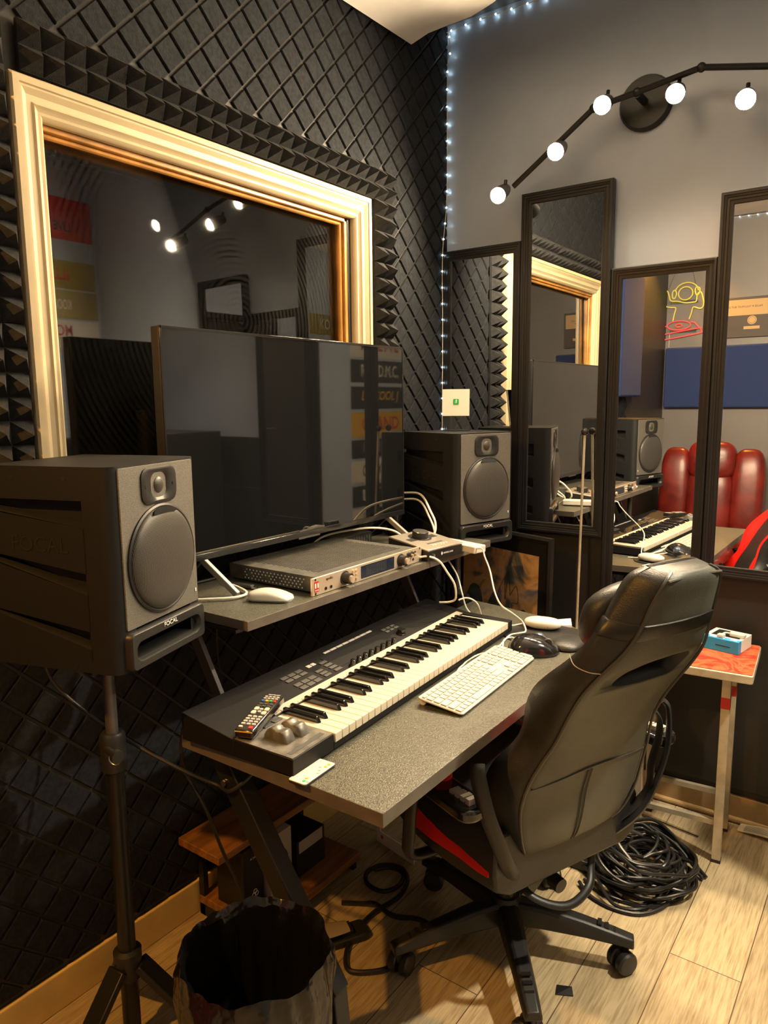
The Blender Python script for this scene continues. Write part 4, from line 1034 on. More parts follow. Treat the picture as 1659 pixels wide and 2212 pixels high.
row(5, 0.6, [(i * 15 / 14, 15 / 14) for i in range(14)])
for xx in range(3):
    rows.append((15.3 + xx, 0, 1, 1)); rows.append((15.3 + xx, 3, 1, 1)); rows.append((15.3 + xx, 4, 1, 1)); rows.append((15.3 + xx, 5, 1, 0.6))
rows.append((16.3, 1, 1, 1))
for yy in range(1, 5):
    for xx in range(3): rows.append((18.6 + xx, yy, 1, 1))
rows += [(18.6, 0, 2, 1), (20.6, 0, 1, 1), (21.6, 0, 1, 2), (21.6, 2, 1, 1), (21.6, 3, 1, 1), (21.6, 4, 1, 1)]
rows += [(18.6 + i, 5, 1, 0.6) for i in range(4)]
KM = Matrix.Translation((0, 0, 0.004)) @ TK
cache = {}
rows.sort(key=lambda r: (r[1], r[0]))
for (x, y, w, hh) in rows:
    key = (round(w, 3), hh)
    loc = KM @ Vector((gx + (x + w / 2) * U, gy + (y + hh / 2) * U, 0.0042))
    if key not in cache:
        b = MB(); b.prism(rrect(w * U - 0.0036, hh * U - 0.0036, 0.0012, 2), 0.0, 0.0030); o = b.build('keycap', M['white_matt'], t, bevel=0.0005); o.rotation_euler = (R(7.0), 0, 0); o.location = loc; cache[key] = o
    else: copy_part(cache[key], t, loc)

# mouse mat with wrist rest, trackball mouse and white wired mouse
t = thing('mouse_mat', 'black mouse mat with a raised gel wrist rest at the far end of the desk', 'mouse mat', (-0.80, 1.93, DZ), 0)
b = MB(); pl = []
for a in range(0, 360, 12): pl.append((-0.018 + 0.120 * math.copysign(abs(math.cos(R(a))) ** 0.7, math.cos(R(a))), 0.005 + 0.105 * math.copysign(abs(math.sin(R(a))) ** 0.7, math.sin(R(a)))))
b.prism(pl, 0.0, 0.004); b.build('mat', M['blk_plastic'], t, bevel=0.001)
b = MB(); b.ell((0.062, -0.040, 0.004), (0.046, 0.062, 0.020), 26, 10, power=0.8, zmin=0.0); b.build('wrist_rest', M['leather'], t, smooth=70)
t = thing('wired_mouse', 'rounded white wired mouse on the black mouse mat', 'mouse', (-0.858, 1.988, DZ + 0.004), math.atan2(0.024, 0.103))
b = MB(); b.ell((0, 0, 0.0165), (0.056, 0.031, 0.0165), 30, 16, power=0.82); b.build('shell', M['white'], t, smooth=70)
b = MB(); b.tube([(0.004 - 0.016 * math.cos(R(a)), -0.0305 + 0.002 * math.sin(R(a)), 0.010 + 0.013 * math.sin(R(a))) for a in range(0, 181, 15)], 0.0005, 5); b.build('side_button_seam', M['btn_dark'], t)
t = thing('trackball_mouse', 'large black trackball mouse with a scroll wheel beside the white keyboard', 'mouse', (-0.797, 1.782, DZ), math.atan2(0.07, 0.104) - R(8))
b = MB(); rings = []
n = 17
for i in range(n):
    u = -1 + 2 * i / (n - 1)
    wv = max(1 - abs(u) ** 2.6, 0) ** 0.5 * 0.047 + 0.001
    hv = 0.004 + 0.046 * max(1 - ((u + 0.22) / (1.22 if u > -0.22 else 0.78)) ** 2, 0) ** 0.75
    off = 0.006 * math.sin(u * 2)
    rings.append([(u * 0.072, off + wv * math.copysign(abs(math.cos(a)) ** 0.85, math.cos(a)), 0.002 + hv * math.sin(a) ** 0.8) for a in [math.pi * k / 16 for k in range(17)]])
b.loops(rings); b.build('shell', M['blk_gloss'], t, smooth=75)
b = MB(); b.ell((0.018, 0.034, 0.028), (0.018, 0.018, 0.018), 22, 14); b.build('trackball', M['ball'], t)
b = MB(); b.cyl((0.040, -0.012, 0.033), (0.040, -0.004, 0.034), 0.011, seg=22); b.build('scroll_wheel', M['btn_dark'], t)
b = MB(); b.tube(catmull([(0.006, -0.034, 0.030), (0.010, -0.016, 0.0445), (0.016, -0.004, 0.0465), (0.020, 0.012, 0.044)], 6), 0.0006, 5); b.tube(catmull([(0.016, -0.008, 0.0468), (0.040, -0.014, 0.0375), (0.062, -0.014, 0.020)], 6), 0.0006, 5); b.build('button_seam', M['black_print'], t)

# folded paper at the desk's far corner
t = MB(); t.xf = Matrix.Translation((-0.835, 2.066, DZ)) @ Matrix.Rotation(R(20), 4, 'Z')
t.hexa([(-0.03, -0.03, 0.0), (0.035, -0.028, 0.0), (0.03, 0.03, 0.0), (-0.025, 0.028, 0.0), (-0.03, -0.03, 0.003), (0.035, -0.028, 0.008), (0.03, 0.03, 0.012), (-0.025, 0.028, 0.004)])
o = tag(t.build('folded_paper', M['card_white'], bevel=0.0008), 'small folded white paper at the far corner of the desk, near the chair headrest', 'paper')

# ------------------------------------------------------------------ cables on the desk and shelf
W_ = M['cable_white']; K_ = M['cable_black']; GW = 'white cables round the desk'
cable('hub_cable', 'white cable from the usb hub drooping to the computer keyboard', [(-1.052, 1.928, 0.976), (-1.030, 1.925, 0.976), (-1.018, 1.918, 0.955), (-0.992, 1.902, 0.92), (-0.955, 1.862, 0.87), (-0.930, 1.855, 0.835), (-0.918, 1.905, 0.80), (-0.910, 1.950, 0.768), (-0.894, 1.941, 0.754), (-0.876, 1.905, 0.752), (-0.886, 1.884, 0.751), (-0.906, 1.868, 0.746), (-0.899, 1.812, 0.744), (-0.876, 1.735, 0.752)], 0.0024, W_, GW)
cable('front_panel_cable', 'white cable curving down from the right end of the rack interface', [(-1.145, 1.755, 0.968), (-1.125, 1.772, 0.970), (-1.100, 1.792, 0.955), (-1.085, 1.812, 0.92), (-1.072, 1.830, 0.885), (-1.076, 1.848, 0.85), (-1.088, 1.862, 0.825), (-1.108, 1.860, 0.815), (-1.135, 1.850, 0.812)], 0.0032, W_, GW)
cable('rear_hanging_cable', 'white cable hanging behind the desk between shelf and picture', [(-1.20, 1.985, 0.930), (-1.157, 1.990, 0.87), (-1.125, 1.968, 0.82), (-1.112, 1.972, 0.772), (-1.10, 1.99, 0.744)], 0.0028, W_, GW)
cable('loop_cable', 'white cable looping out behind the right end of the keyboard', [(-1.100, 1.905, 0.812), (-1.088, 1.925, 0.816), (-1.070, 1.935, 0.812), (-1.058, 1.952, 0.792), (-1.062, 1.985, 0.744)], 0.0026, W_, GW)
cable('upper_plug_cable', 'upper cream cable plugged in behind the screen and dropping to the controller', [(-1.450, 2.125, 1.098), (-1.400, 2.130, 1.100), (-1.352, 2.100, 1.09), (-1.270, 2.010, 1.065), (-1.232, 1.982, 1.03), (-1.222, 1.955, 0.995), (-1.250, 1.930, 0.962)], 0.0038, W_, GW)
cable('lower_plug_cable', 'lower cream cable plugged in behind the screen and dropping to the controller', [(-1.440, 2.110, 1.078), (-1.395, 2.115, 1.080), (-1.350, 2.090, 1.07), (-1.292, 2.038, 1.04), (-1.255, 2.008, 1.01), (-1.240, 1.990, 0.985), (-1.265, 1.990, 0.961)], 0.0034, W_, GW)
cable('shelf_cable', 'cream cable lying on the shelf under the screen', [(-1.484, 1.50, 0.962), (-1.480, 1.62, 0.966), (-1.464, 1.70, 1.006), (-1.41, 1.80, 1.020), (-1.375, 1.87, 1.016), (-1.335, 1.90, 1.005), (-1.300, 1.905, 0.985), (-1.283, 1.90, 0.975)], 0.0034, W_, GW)
cable('mouse_cable', 'white cable from the rounded mouse towards the keyboard end', [(-0.912, 1.976, 0.752), (-0.930, 1.970, 0.747), (-0.944, 1.958, 0.7445), (-0.965, 1.955, 0.743)], 0.0022, W_, GW)
cable('keyboard_cable', 'white cable winding in the gap between the two keyboards', [(-0.878, 1.682, 0.754), (-0.904, 1.670, 0.745), (-0.908, 1.622, 0.743), (-0.902, 1.589, 0.743), (-0.898, 1.562, 0.743), (-0.890, 1.539, 0.744), (-0.874, 1.506, 0.752)], 0.0023, W_, GW)
cable('short_keyboard_cable', 'white cable bending from the keyboard corner to the trackball mouse', [(-0.868, 1.725, 0.757), (-0.878, 1.765, 0.747), (-0.892, 1.795, 0.744), (-0.905, 1.832, 0.744), (-0.894, 1.857, 0.744), (-0.865, 1.830, 0.746), (-0.838, 1.802, 0.750)], 0.0022, W_, GW)
cable('tv_foot_cable', 'grey cable bent round the left foot of the screen', [(-1.365, 1.085, 0.960), (-1.320, 1.120, 0.961), (-1.282, 1.165, 0.961), (-1.290, 1.208, 0.961), (-1.355, 1.235, 0.962), (-1.42, 1.25, 0.959)], 0.0034, M['cable_white'], GW)
cable('screen_power_cable', 'black cable lying on the shelf behind the rack interface', [(-1.480, 1.14, 0.960), (-1.475, 1.30, 0.960), (-1.478, 1.48, 0.961), (-1.485, 1.64, 0.962), (-1.49, 1.75, 0.960)], 0.004, K_)
cable('monitor_power_cable', 'black cable sagging behind the near speaker stand to the desk', [(-1.500, 0.80, 0.92), (-1.505, 0.82, 0.817), (-1.42, 0.862, 0.735), (-1.30, 0.889, 0.690), (-1.20, 0.925, 0.650), (-1.14, 0.960, 0.622), (-1.09, 0.955, 0.626), (-1.06, 0.99, 0.66), (-1.06, 1.03, 0.70)], 0.004, K_)
cable('desk_edge_cable', 'black cable hanging from the back left corner of the desk', [(-1.195, 0.925, 0.748), (-1.205, 0.925, 0.69), (-1.275, 0.985, 0.60), (-1.23, 1.00, 0.52), (-1.21, 1.03, 0.40), (-1.22, 1.09, 0.25), (-1.25, 1.11, 0.12), (-1.26, 1.10, 0.02)], 0.004, K_)
cable('shelf_drop_cable', 'thin black cable hanging straight down below the shelf corner', [(-1.49, 1.25, 0.93), (-1.40, 1.21, 0.915), (-1.385, 1.19, 0.86), (-1.38, 1.185, 0.80), (-1.375, 1.19, 0.747)], 0.003, K_)

# ------------------------------------------------------------------ framed picture and pole
pd = Vector((0.425, -0.13, 0)).normalized()
pa = math.atan2(pd.y, pd.x)
t = thing('framed_picture', 'black framed airbrushed picture leaning in the corner below the far monitor', 'picture', (-0.995 - pd.x * 0.25, 2.362 - pd.y * 0.25, 0.0), pa)
# local x to the right, local -y faces the room
HT = 0.940
tl = Matrix.Rotation(R(-1), 4, 'X')
b = MB(); b.xf = tl
prof = [(0, 0), (0, -0.016), (0.010, -0.020), (0.020, -0.018), (0.022, -0.012), (0.022, 0)]
b.loops([[(-0.25 + w, y, 0.0 + w), (0.25 - w, y, 0.0 + w), (0.25 - w, y, HT - w), (-0.25 + w, y, HT - w)] for w, y in prof], caps=False, closed=True)
b.build('picture_frame', M['black_frame'], t, smooth=25)
b = MB(); b.xf = tl; b.box((-0.23, -0.010, 0.02), (0.23, -0.004, HT - 0.02)); b.build('mount_board', M['black_print'], t)
ax0, ax1, az0, az1 = -0.192, 0.192, 0.10, 0.868
b = MB(); b.xf = tl; b.box((ax0, -0.0112, az0), (ax1, -0.010, az1)); ar = b.build('art_print', M['art'], t, smooth=0)
AF = tl @ frame((0, -0.0114, 0), (1, 0, 0), (0, 0, 1))
def blob(nm, pts, m, h=0.0003):
    b = MB(); b.xf = AF; q = catmull([(x, y, 0) for x, y in pts], 5, True); b.prism([(p.x, p.y) for p in q], 0, h); b.build(nm, m, ar, smooth=0)
blob('painted_shape', [(0.188, 0.50), (0.15, 0.60), (0.10, 0.66), (0.03, 0.62), (0.05, 0.54), (0.11, 0.52), (0.12, 0.46), (0.10, 0.30), (0.188, 0.30)], M['art_gold'])
blob('painted_figure', [(-0.06, 0.64), (-0.02, 0.70), (0.02, 0.66), (0.03, 0.60), (0.07, 0.56), (0.06, 0.50), (0.0, 0.46), (-0.08, 0.48), (-0.11, 0.56)], M['art_dark'], 0.0004)
blob('painted_figure', [(-0.18, 0.60), (-0.15, 0.70), (-0.10, 0.70), (-0.08, 0.62), (-0.09, 0.50), (-0.17, 0.48)], M['art_dark'], 0.0004)
blob('painted_figure', [(0.09, 0.62), (0.13, 0.66), (0.17, 0.60), (0.17, 0.52), (0.13, 0.50), (0.12, 0.57)], M['art_dark'], 0.0005)
b = MB(); b.xf = tl
for pts in ([(0.0, 0.70), (0.03, 0.76), (0.035, 0.68), (0.05, 0.79), (0.06, 0.70)], [(0.06, 0.70), (0.09, 0.74), (0.10, 0.68), (0.07, 0.67), (0.085, 0.60)], [(-0.01, 0.66), (-0.015, 0.60), (0.01, 0.58), (0.015, 0.64)]):
    b.tube([(x, -0.0118, z) for x, z in [(p.x, p.y) for p in catmull([(x, y, 0) for x, y in pts], 6)]], 0.0011, 5)
b.build('ink_scribble', M['black_print'], ar)

t = thing('pole', 'thin pale metal pole with a round black top leaning against the mirror', 'pole', (-0.925, 2.42, 0.0))
b = MB(); b.cyl((0, 0, 0.0), (-0.004 - 0.01, 0.078, 1.300), 0.0045, seg=12); b.build('rod', M['stool_metal'], t)
b = MB(); b.ell((-0.0145, 0.079, 1.306), (0.013, 0.013, 0.013), 18, 10); b.build('top_ball', M['blk_gloss'], t)
b = MB(); b.cyl((0, 0, 0), (0, 0.0012, 0.02), 0.008, seg=12); b.build('rubber_tip', M['blk_plastic'], t)

# ------------------------------------------------------------------ gaming chair (local +x is where the sitter faces)
t = thing('gaming_chair', 'black and red gaming chair pushed up to the desk, its grey back to us', 'chair', (-0.77, 1.59, 0), R(158))
b = MB(); b.lathe([(0.0, 0.075), (0.040, 0.075), (0.046, 0.095), (0.044, 0.125), (0.034, 0.150), (0.0, 0.150)], 24); b.build('base_hub', M['blk_plastic'], t)
for k, a in enumerate((19.5, 91.5, 163.5, 235.5, 307.5)):
    an = R(a - 158); d = Vector((math.cos(an), math.sin(an), 0)); sd = Vector((-d.y, d.x, 0))
    b = MB(); rings = []
    for r, w, z0, z1 in ((0.030, 0.028, 0.080, 0.140), (0.10, 0.027, 0.082, 0.136), (0.20, 0.024, 0.079, 0.118), (0.27, 0.023, 0.074, 0.102), (0.318, 0.021, 0.068, 0.090)):
        c = d * r
        rings.append([c - sd * w + Vector((0, 0, z0)), c + sd * w + Vector((0, 0, z0)), c + sd * w * 0.92 + Vector((0, 0, z1 - 0.010)), c + sd * w * 0.6 + Vector((0, 0, z1)), c - sd * w * 0.6 + Vector((0, 0, z1)), c - sd * w * 0.92 + Vector((0, 0, z1 - 0.010))])
    b.loops(rings); sp = b.build('spoke', M['blk_plastic'], t, bevel=0.004)
    b = MB()
    for i in range(4): b.bar(d * (0.235 + i * 0.017) - sd * 0.011 + Vector((0, 0, 0.116 - i * 0.0075)), d * (0.235 + i * 0.017) + sd * 0.011 + Vector((0, 0, 0.116 - i * 0.0075)), 0.010, 0.003)
    b.build('foot_grip', M['blk_metal'], sp)
    # caster: two wheels, a hood between them
    ca = R(a * 1.0 + 40 - 158); wd = Vector((-math.sin(ca), math.cos(ca), 0)); fw = Vector((math.cos(ca), math.sin(ca), 0))
    c = d * 0.300 + fw * -0.012 + Vector((0, 0, 0.029))
    b = MB()
    for s in (1, -1):
        b.lathe([(0.0, 0.005), (0.026, 0.005), (0.029, 0.009), (0.029, 0.022), (0.025, 0.027), (0.010, 0.0285), (0.0, 0.0285)], 26, c, wd * s)
    b.cyl(d * 0.300 + Vector((0, 0, 0.04)), d * 0.300 + Vector((0, 0, 0.075)), 0.008, seg=12)
    b.build('caster', M['blk_plastic'], sp)
b = MB(); b.cyl((0, 0, 0.14), (0, 0, 0.25), 0.026); b.build('gas_lift_cover', M['blk_plastic'], t)
b = MB(); b.cyl((0, 0, 0.24), (0, 0, 0.325), 0.014); b.build('gas_lift', M['chrome'], t)
b = MB(); b.box((-0.13, -0.10, 0.322), (0.13, 0.10, 0.342)); b.box((-0.07, -0.055, 0.285), (0.09, 0.055, 0.325)); mech = b.build('tilt_mechanism', M['blk_metal'], t, bevel=0.004)
b = MB(); b.cyl((-0.06, 0, 0.30), (-0.165, 0.0, 0.285), 0.012, seg=14); b.cyl((-0.16, 0, 0.285), (-0.19, 0, 0.282), 0.018, seg=16); b.build('tension_knob', M['blk_plastic'], mech)
b = MB(); b.tube(catmull([(0.05, -0.05, 0.305), (0.03, -0.17, 0.300), (0.02, -0.24, 0.312)], 6), 0.005, 8); b.build('lift_lever', M['blk_metal'], mech)
# seat cushion with raised side bolsters
def loft(b, secs, mi=0): b.loops(secs, mi=mi)
b = MB(); rings = []
for i in range(15):
    u = i / 14; x = -0.215 + 0.50 * u
    e = 1 - max(0, (u - 0.86) / 0.14) ** 2 * 0.30
    zb = 0.345 + 0.025 * max(0, (u - 0.8) / 0.2) ** 2; hw = 0.255 * (0.90 + 0.10 * math.sin(math.pi * min(1, u * 1.2)))
    pr = []
    for y, z in ((-0.80, 0.0), (-0.97, 0.02), (-1.0, 0.06), (-0.99, 0.115), (-0.92, 0.150), (-0.80, 0.152), (-0.66, 0.120), (-0.35, 0.112), (0, 0.115), (0.35, 0.112), (0.66, 0.120), (0.80, 0.152), (0.92, 0.150), (0.99, 0.115), (1.0, 0.06), (0.97, 0.02), (0.80, 0.0)):
        pr.append((x, y * hw * (0.97 + 0.03 * e), zb + z * e))
    rings.append(pr)
b.loops(rings); b.build('seat', M['leather'], t, smooth=60, bevel=0.006)
for s in (1, -1):
    b = MB(); A_ = [(-0.20, 0.400, 0.410), (-0.17, 0.400, 0.424), (-0.12, 0.407, 0.438), (-0.03, 0.404, 0.458), (0.05, 0.400, 0.480), (0.14, 0.400, 0.494), (0.25, 0.41, 0.488)]
    rr_ = []
    for x, z0, z1 in A_:
        u = (x + 0.215) / 0.50; hw = 0.255 * (0.90 + 0.10 * math.sin(math.pi * min(1, u * 1.2)))
        rr_.append([(x, s * (hw - 0.002), z0), (x, s * (hw + 0.0035), z0), (x, s * (hw + 0.001), (z0 + z1) / 2 + 0.005), (x, s * (hw - 0.016), z1 + 0.003), (x, s * (hw - 0.020), z1)])
    b.loops(rr_); b.build('seat_stripe', M['red_leather'], t, smooth=60)
# backrest: rear shell rows (x rear, z, rear half width, outer half width, depth of bolster, pad depth)
rowsB = [(-0.190, 0.405, 0.110, 0.122, 0.050, 0.046), (-0.222, 0.440, 0.150, 0.166, 0.075, 0.062), (-0.240, 0.500, 0.178, 0.198, 0.090, 0.075), (-0.250, 0.565, 0.190, 0.214, 0.105, 0.080), (-0.268, 0.630, 0.186, 0.212, 0.100, 0.080),
         (-0.288, 0.685, 0.168, 0.184, 0.086, 0.078), (-0.307, 0.725, 0.156, 0.172, 0.090, 0.076), (-0.335, 0.780, 0.156, 0.174, 0.105, 0.076), (-0.362, 0.825, 0.162, 0.180, 0.105, 0.076), (-0.390, 0.868, 0.164, 0.182, 0.092, 0.074),
         (-0.420, 0.912, 0.150, 0.172, 0.078, 0.072), (-0.446, 0.955, 0.124, 0.160, 0.070, 0.070), (-0.464, 0.999, 0.107, 0.142, 0.070, 0.072), (-0.478, 1.045, 0.098, 0.122, 0.074, 0.074), (-0.489, 1.078, 0.088, 0.108, 0.075, 0.075), (-0.492, 1.096, 0.076, 0.096, 0.066, 0.066), (-0.486, 1.108, 0.055, 0.072, 0.048, 0.048)]
def back_ring(r, n=0):
    x, z, w, W, dp, pd_ = r
    # clockwise from rear left seam
    tilt = 0.12
    def P(du, y): return (x + du, y, z + du * tilt)
    side = [P(0.004, w), P(0.020, w + (W - w) * 0.55), P(0.045, w + (W - w) * 0.92), P(dp * 0.72, W), P(dp * 0.98, W - 0.010), P(dp, W - 0.030), P((dp + pd_) / 2, w * 0.80), P(pd_, w * 0.62)]
    mid = [P(pd_ + 0.004, 0.0)]
    other = [(p[0], -p[1], p[2]) for p in reversed(side)]
    rear = [P(-0.004, -w * 0.9), P(-0.010, -w * 0.45), P(-0.011, 0.0), P(-0.010, w * 0.45), P(-0.004, w * 0.9)]
    return side + mid + other + rear
fine = []
for i in range(len(rowsB) - 1):
    a, c, d_, e_ = rowsB[max(i - 1, 0)], rowsB[i], rowsB[i + 1], rowsB[min(i + 2, len(rowsB) - 1)]
    for k in range(3):
        tt = k / 3
        fine.append(tuple(0.5 * (2 * c[q] + (d_[q] - a[q]) * tt + (2 * a[q] - 5 * c[q] + 4 * d_[q] - e_[q]) * tt ** 2 + (3 * c[q] - a[q] - 3 * d_[q] + e_[q]) * tt ** 3) for q in range(6)))
fine.append(rowsB[-1])
b = MB(); b.loops([back_ring(r) for r in fine])
# rear panel faces take the paler leather
b.bm.faces.ensure_lookup_table()
nring = len(back_ring(fine[0]))
for f in b.bm.faces:
    ys = [abs(v.co.y) for v in f.verts]
idx = 0
for i in range(len(fine) - 1):
    for j in range(nring):
        f = b.bm.faces[idx]; idx += 1
        if j >= 16: f.material_index = 1
back = b.build('backrest', [M['leather'], M['leather_back']], t, smooth=65)
# slot pressed into the rear shell
cb = MB(); SL = Matrix.Translation((-0.400, -0.012, 0.889)) @ Matrix.Rotation(R(-26), 4, 'Y')
cb.xf = SL @ frame((0, 0, 0), (0, -1, 0), (0, 0, 1))
cb.prism([(p.x, p.y) for p in catmull([(-0.115, -0.012, 0), (-0.104, 0.020, 0), (-0.054, 0.038, 0), (0.03, 0.042, 0), (0.082, 0.034, 0), (0.088, 0.014, 0), (0.072, -0.026, 0), (0.02, -0.028, 0), (-0.05, -0.026, 0)], 5, True)], -0.030, 0.05)
cut = cb.build('slot_cut', M['black_print'])
cut.parent = t
bm_ = back.modifiers.new('slot', 'BOOLEAN'); bm_.object = cut; bm_.solver = 'EXACT'
bpy.context.view_layer.update()
dg = bpy.context.evaluated_depsgraph_get()
nm = bpy.data.meshes.new_from_object(back.evaluated_get(dg), depsgraph=dg)
back.modifiers.clear(); back.data = nm
bpy.data.objects.remove(cut)
# piping along the rear seam, top to bottom on both sides
def seam(f, off=0.0):
    return [(f_[0] + 0.002, off + f(f_), f_[1]) for f_ in fine]
for s in (1, -1):
    b = MB(); b.tube([(r[0] - 0.0005, s * (r[2] + 0.001), r[1]) for r in fine], 0.0032, 6); b.build('piping', M['piping'], t)
b = MB(); b.tube([(-0.498, y, 1.098 - abs(y) * 0.05) for y in [-0.078 + 0.0156 * k for k in range(11)]], 0.0030, 6); b.build('piping', M['piping'], t)
# pocket and centre seams on the lower back
def rear_at(z, yf):
    for a, c in zip(fine[:-1], fine[1:]):
        if a[1] <= z <= c[1]:
            k = (z - a[1]) / (c[1] - a[1]); x = a[0] + (c[0] - a[0]) * k; w = a[2] + (c[2] - a[2]) * k
            y = yf * w; return (x - 0.012 * (1 - yf * yf) - 0.0015, y, z)
    return (fine[-1][0], 0, z)
b = MB(); b.tube([rear_at(0.628 - 0.012 * math.cos(k * math.pi / 12) ** 2, 0.94 - 1.88 * k / 12) for k in range(13)], 0.0018, 5); b.build('pocket_seam', M['piping'], t)
for yf in (0.04, 0.10):
    b = MB(); b.tube([rear_at(0.43 + 0.19 * k / 10, yf) for k in range(11)], 0.0016, 5); b.build('pocket_seam', M['piping'], t)
# red trim under the lower back edge and on the front of the back
b = MB(); b.loops([[(-0.196 + dx, y, 0.402 + dz + 0.02 * abs(y) / 0.11) for dx, dz in ((-0.012, 0.004), (-0.004, -0.010), (0.02, -0.008), (0.02, 0.004))] for y in [-0.105 + 0.021 * k for k in range(11)]])
b.build('lower_trim', M['red_leather'], t, smooth=60)
for s in (1, -1):
    b = MB(); rr_ = []
    for r in fine[3:36]:
        x, z, w, W, dp, pd_ = r
        q = [(dp * 0.985 + 0.0008, W - 0.012), (dp + 0.0028, W - 0.030), ((dp + pd_) / 2 + 0.003, w * 0.80), (pd_ + 0.0032, w * 0.60)]
        q2 = [(q[3][0] - 0.006, q[3][1]), (q[2][0] - 0.008, q[2][1]), (q[1][0] - 0.008, q[1][1] - 0.002), (q[0][0] - 0.004, q[0][1] - 0.003)]
        rr_.append([(x + du, s * y, z + du * 0.12) for du, y in q + q2])
    b.loops(rr_); b.build('front_stripe', M['red_leather'], t, smooth=60)
# headrest pillow and its strap
b = MB(); b.ell((-0.362, 0.0, 0.992), (0.045, 0.135, 0.072), 28, 16, power=0.72)
for v in b.bm.verts:
    n_ = math.sin(v.co.y * 60) * 0.004 + math.sin(v.co.z * 80 + v.co.y * 40) * 0.003
    v.co.x += n_; v.co.z += -(v.co.x + 0.362) * 0.35
b.build('headrest_pillow', M['leather'], t, smooth=70)
b = MB(); rr_ = []
def ring_at(z0, off):
    for a, c in zip(fine[:-1], fine[1:]):
        if a[1] <= z0 <= c[1]:
            k = (z0 - a[1]) / (c[1] - a[1]); r = tuple(a[q] + (c[q] - a[q]) * k for q in range(6)); break
    pts = back_ring(r); cxx = sum(p[0] for p in pts) / len(pts)
    out = []
    for p in pts:
        d_ = Vector((p[0] - cxx, p[1], 0)); 
        if d_.length > 1e-6: d_.normalize()
        out.append((p[0] + d_.x * off, p[1] + d_.y * off, p[2]))
    return out
b.loops([ring_at(0.978, 0.001), ring_at(0.980, 0.004), ring_at(1.008, 0.004), ring_at(1.010, 0.001)], caps=False)
b.build('headrest_strap', M['blk_metal'], t, smooth=50)
# stitch lines on the shoulder bolster
for s in (1, -1):
    b = MB(); b.tube(catmull([(-0.418, s * 0.152, 0.912), (-0.400, s * 0.169, 0.914), (-0.372, s * 0.175, 0.920), (-0.345, s * 0.160, 0.930)], 6), 0.0009, 5); b.build('bolster_seam', M['stitch'], t)
# armrests: bracket band, post, pad
for s in (1, -1):
    b = MB(); pth = catmull([(-0.10, s * 0.10, 0.335), (-0.17, s * 0.14, 0.345), (-0.222, s * 0.185, 0.400), (-0.246, s * 0.222, 0.452), (-0.254, s * 0.256, 0.520), (-0.253, s * 0.285, 0.592), (-0.240, s * 0.298, 0.668), (-0.228, s * 0.292, 0.690)], 6)
    b.tube(pth, 0.017, 8, flat=0.42); b.build('arm_band', M['blk_plastic'], t, smooth=60)
    b = MB(); b.tube(catmull([(0.02, s * 0.20, 0.338), (0.02, s * 0.285, 0.350), (0.0, s * 0.305, 0.42), (-0.02, s * 0.306, 0.56)], 6), 0.018, 10, flat=0.6); b.build('arm_post', M['blk_plastic'], t, smooth=60)
    b = MB(); b.prism(rrect(0.27, 0.075, 0.03, 6, -0.115, s * 0.300), 0.575, 0.605); b.build('arm_pad', M['blk_gloss'], t, bevel=0.009, bseg=3)
    b = MB(); b.lathe([(0.024, 0.604), (0.024, 0.618), (0.020, 0.628), (0.0, 0.632)], 22, (-0.100, s * 0.285, 0)); b.build('arm_cap', M['red_leather'], t)
    b = MB()
    for i in range(4): b.box((-0.175 - i * 0.018, s * 0.300 - 0.012, 0.605), (-0.163 - i * 0.018, s * 0.300 + 0.012, 0.612 + i * 0.002))
    b.build('arm_ratchet', M['grey_card'], t)
# loose belt at the right side of the back
b = MB(); b.tube(catmull([(-0.26, -0.185, 0.72), (-0.275, -0.215, 0.685), (-0.262, -0.235, 0.62), (-0.245, -0.235, 0.55), (-0.235, -0.235, 0.47), (-0.20, -0.17, 0.40)], 6), 0.014, 8, flat=0.3); b.build('side_strap', M['blk_plastic'], t, smooth=60)
b = MB(); b.tube(catmull([(-0.12, 0.09, 0.33), (-0.19, 0.10, 0.30), (-0.235, 0.03, 0.272), (-0.22, -0.06, 0.275), (-0.19, -0.10, 0.31), (-0.18, -0.12, 0.36)], 6), 0.010, 8, flat=0.55); b.build('lower_strap', M['blk_plastic'], t, smooth=60)

# ------------------------------------------------------------------ painted stool and what lies on it
t = thing('stool', 'tall cream metal stool with a red and orange painted top by the back wall', 'stool', (-0.515, 2.345, 0), R(5))
SX, SY, ST = 0.185, 0.150, 0.640
b = MB(); b.prism(rrect(SX * 2, SY * 2, 0.008, 3), ST - 0.028, ST - 0.002); b.build('seat_board', M['stool_metal'], t, bevel=0.003)
b = MB(); b.prism(rrect(SX * 2 - 0.006, SY * 2 - 0.008, 0.006, 3), ST - 0.002, ST); b.build('seat_paint', M['stool_top'], t)
for x in (-0.128, 0.112):
    for y in (-0.070, 0.125):
        b = MB(); b.box((x - 0.0125, y - 0.0125, 0.008), (x + 0.0125, y + 0.0125, ST - 0.028)); lg = b.build('leg', M['stool_metal'], t, bevel=0.001)
        b = MB(); b.box((x - 0.0135, y - 0.0135, 0.0), (x + 0.0135, y + 0.0135, 0.010)); b.build('foot_cap', M['blk_plastic'], lg)
        b = MB(); z = 0.50 if y < 0 else 0.47
        b.box((x - 0.0128, y - 0.0128, z), (x + 0.0128, y + 0.0128, z + 0.035)); b.build('red_paint_patch', M['poster_red'], lg)
b = MB()
for y in (-0.070, 0.125):
    b = MB(); b.box((-0.116, y - 0.008, 0.12), (0.100, y + 0.008, 0.136)); b.build('stretcher', M['stool_metal'], t)
t = thing('product_box', 'small white and sky-blue cardboard box on the painted stool', 'box', (-0.428, 2.432, ST), R(-10))
b = MB(); b.box((-0.060, -0.052, 0.0), (0.050, 0.058, 0.040)); b.build('carton', M['card_white'], t, bevel=0.001)
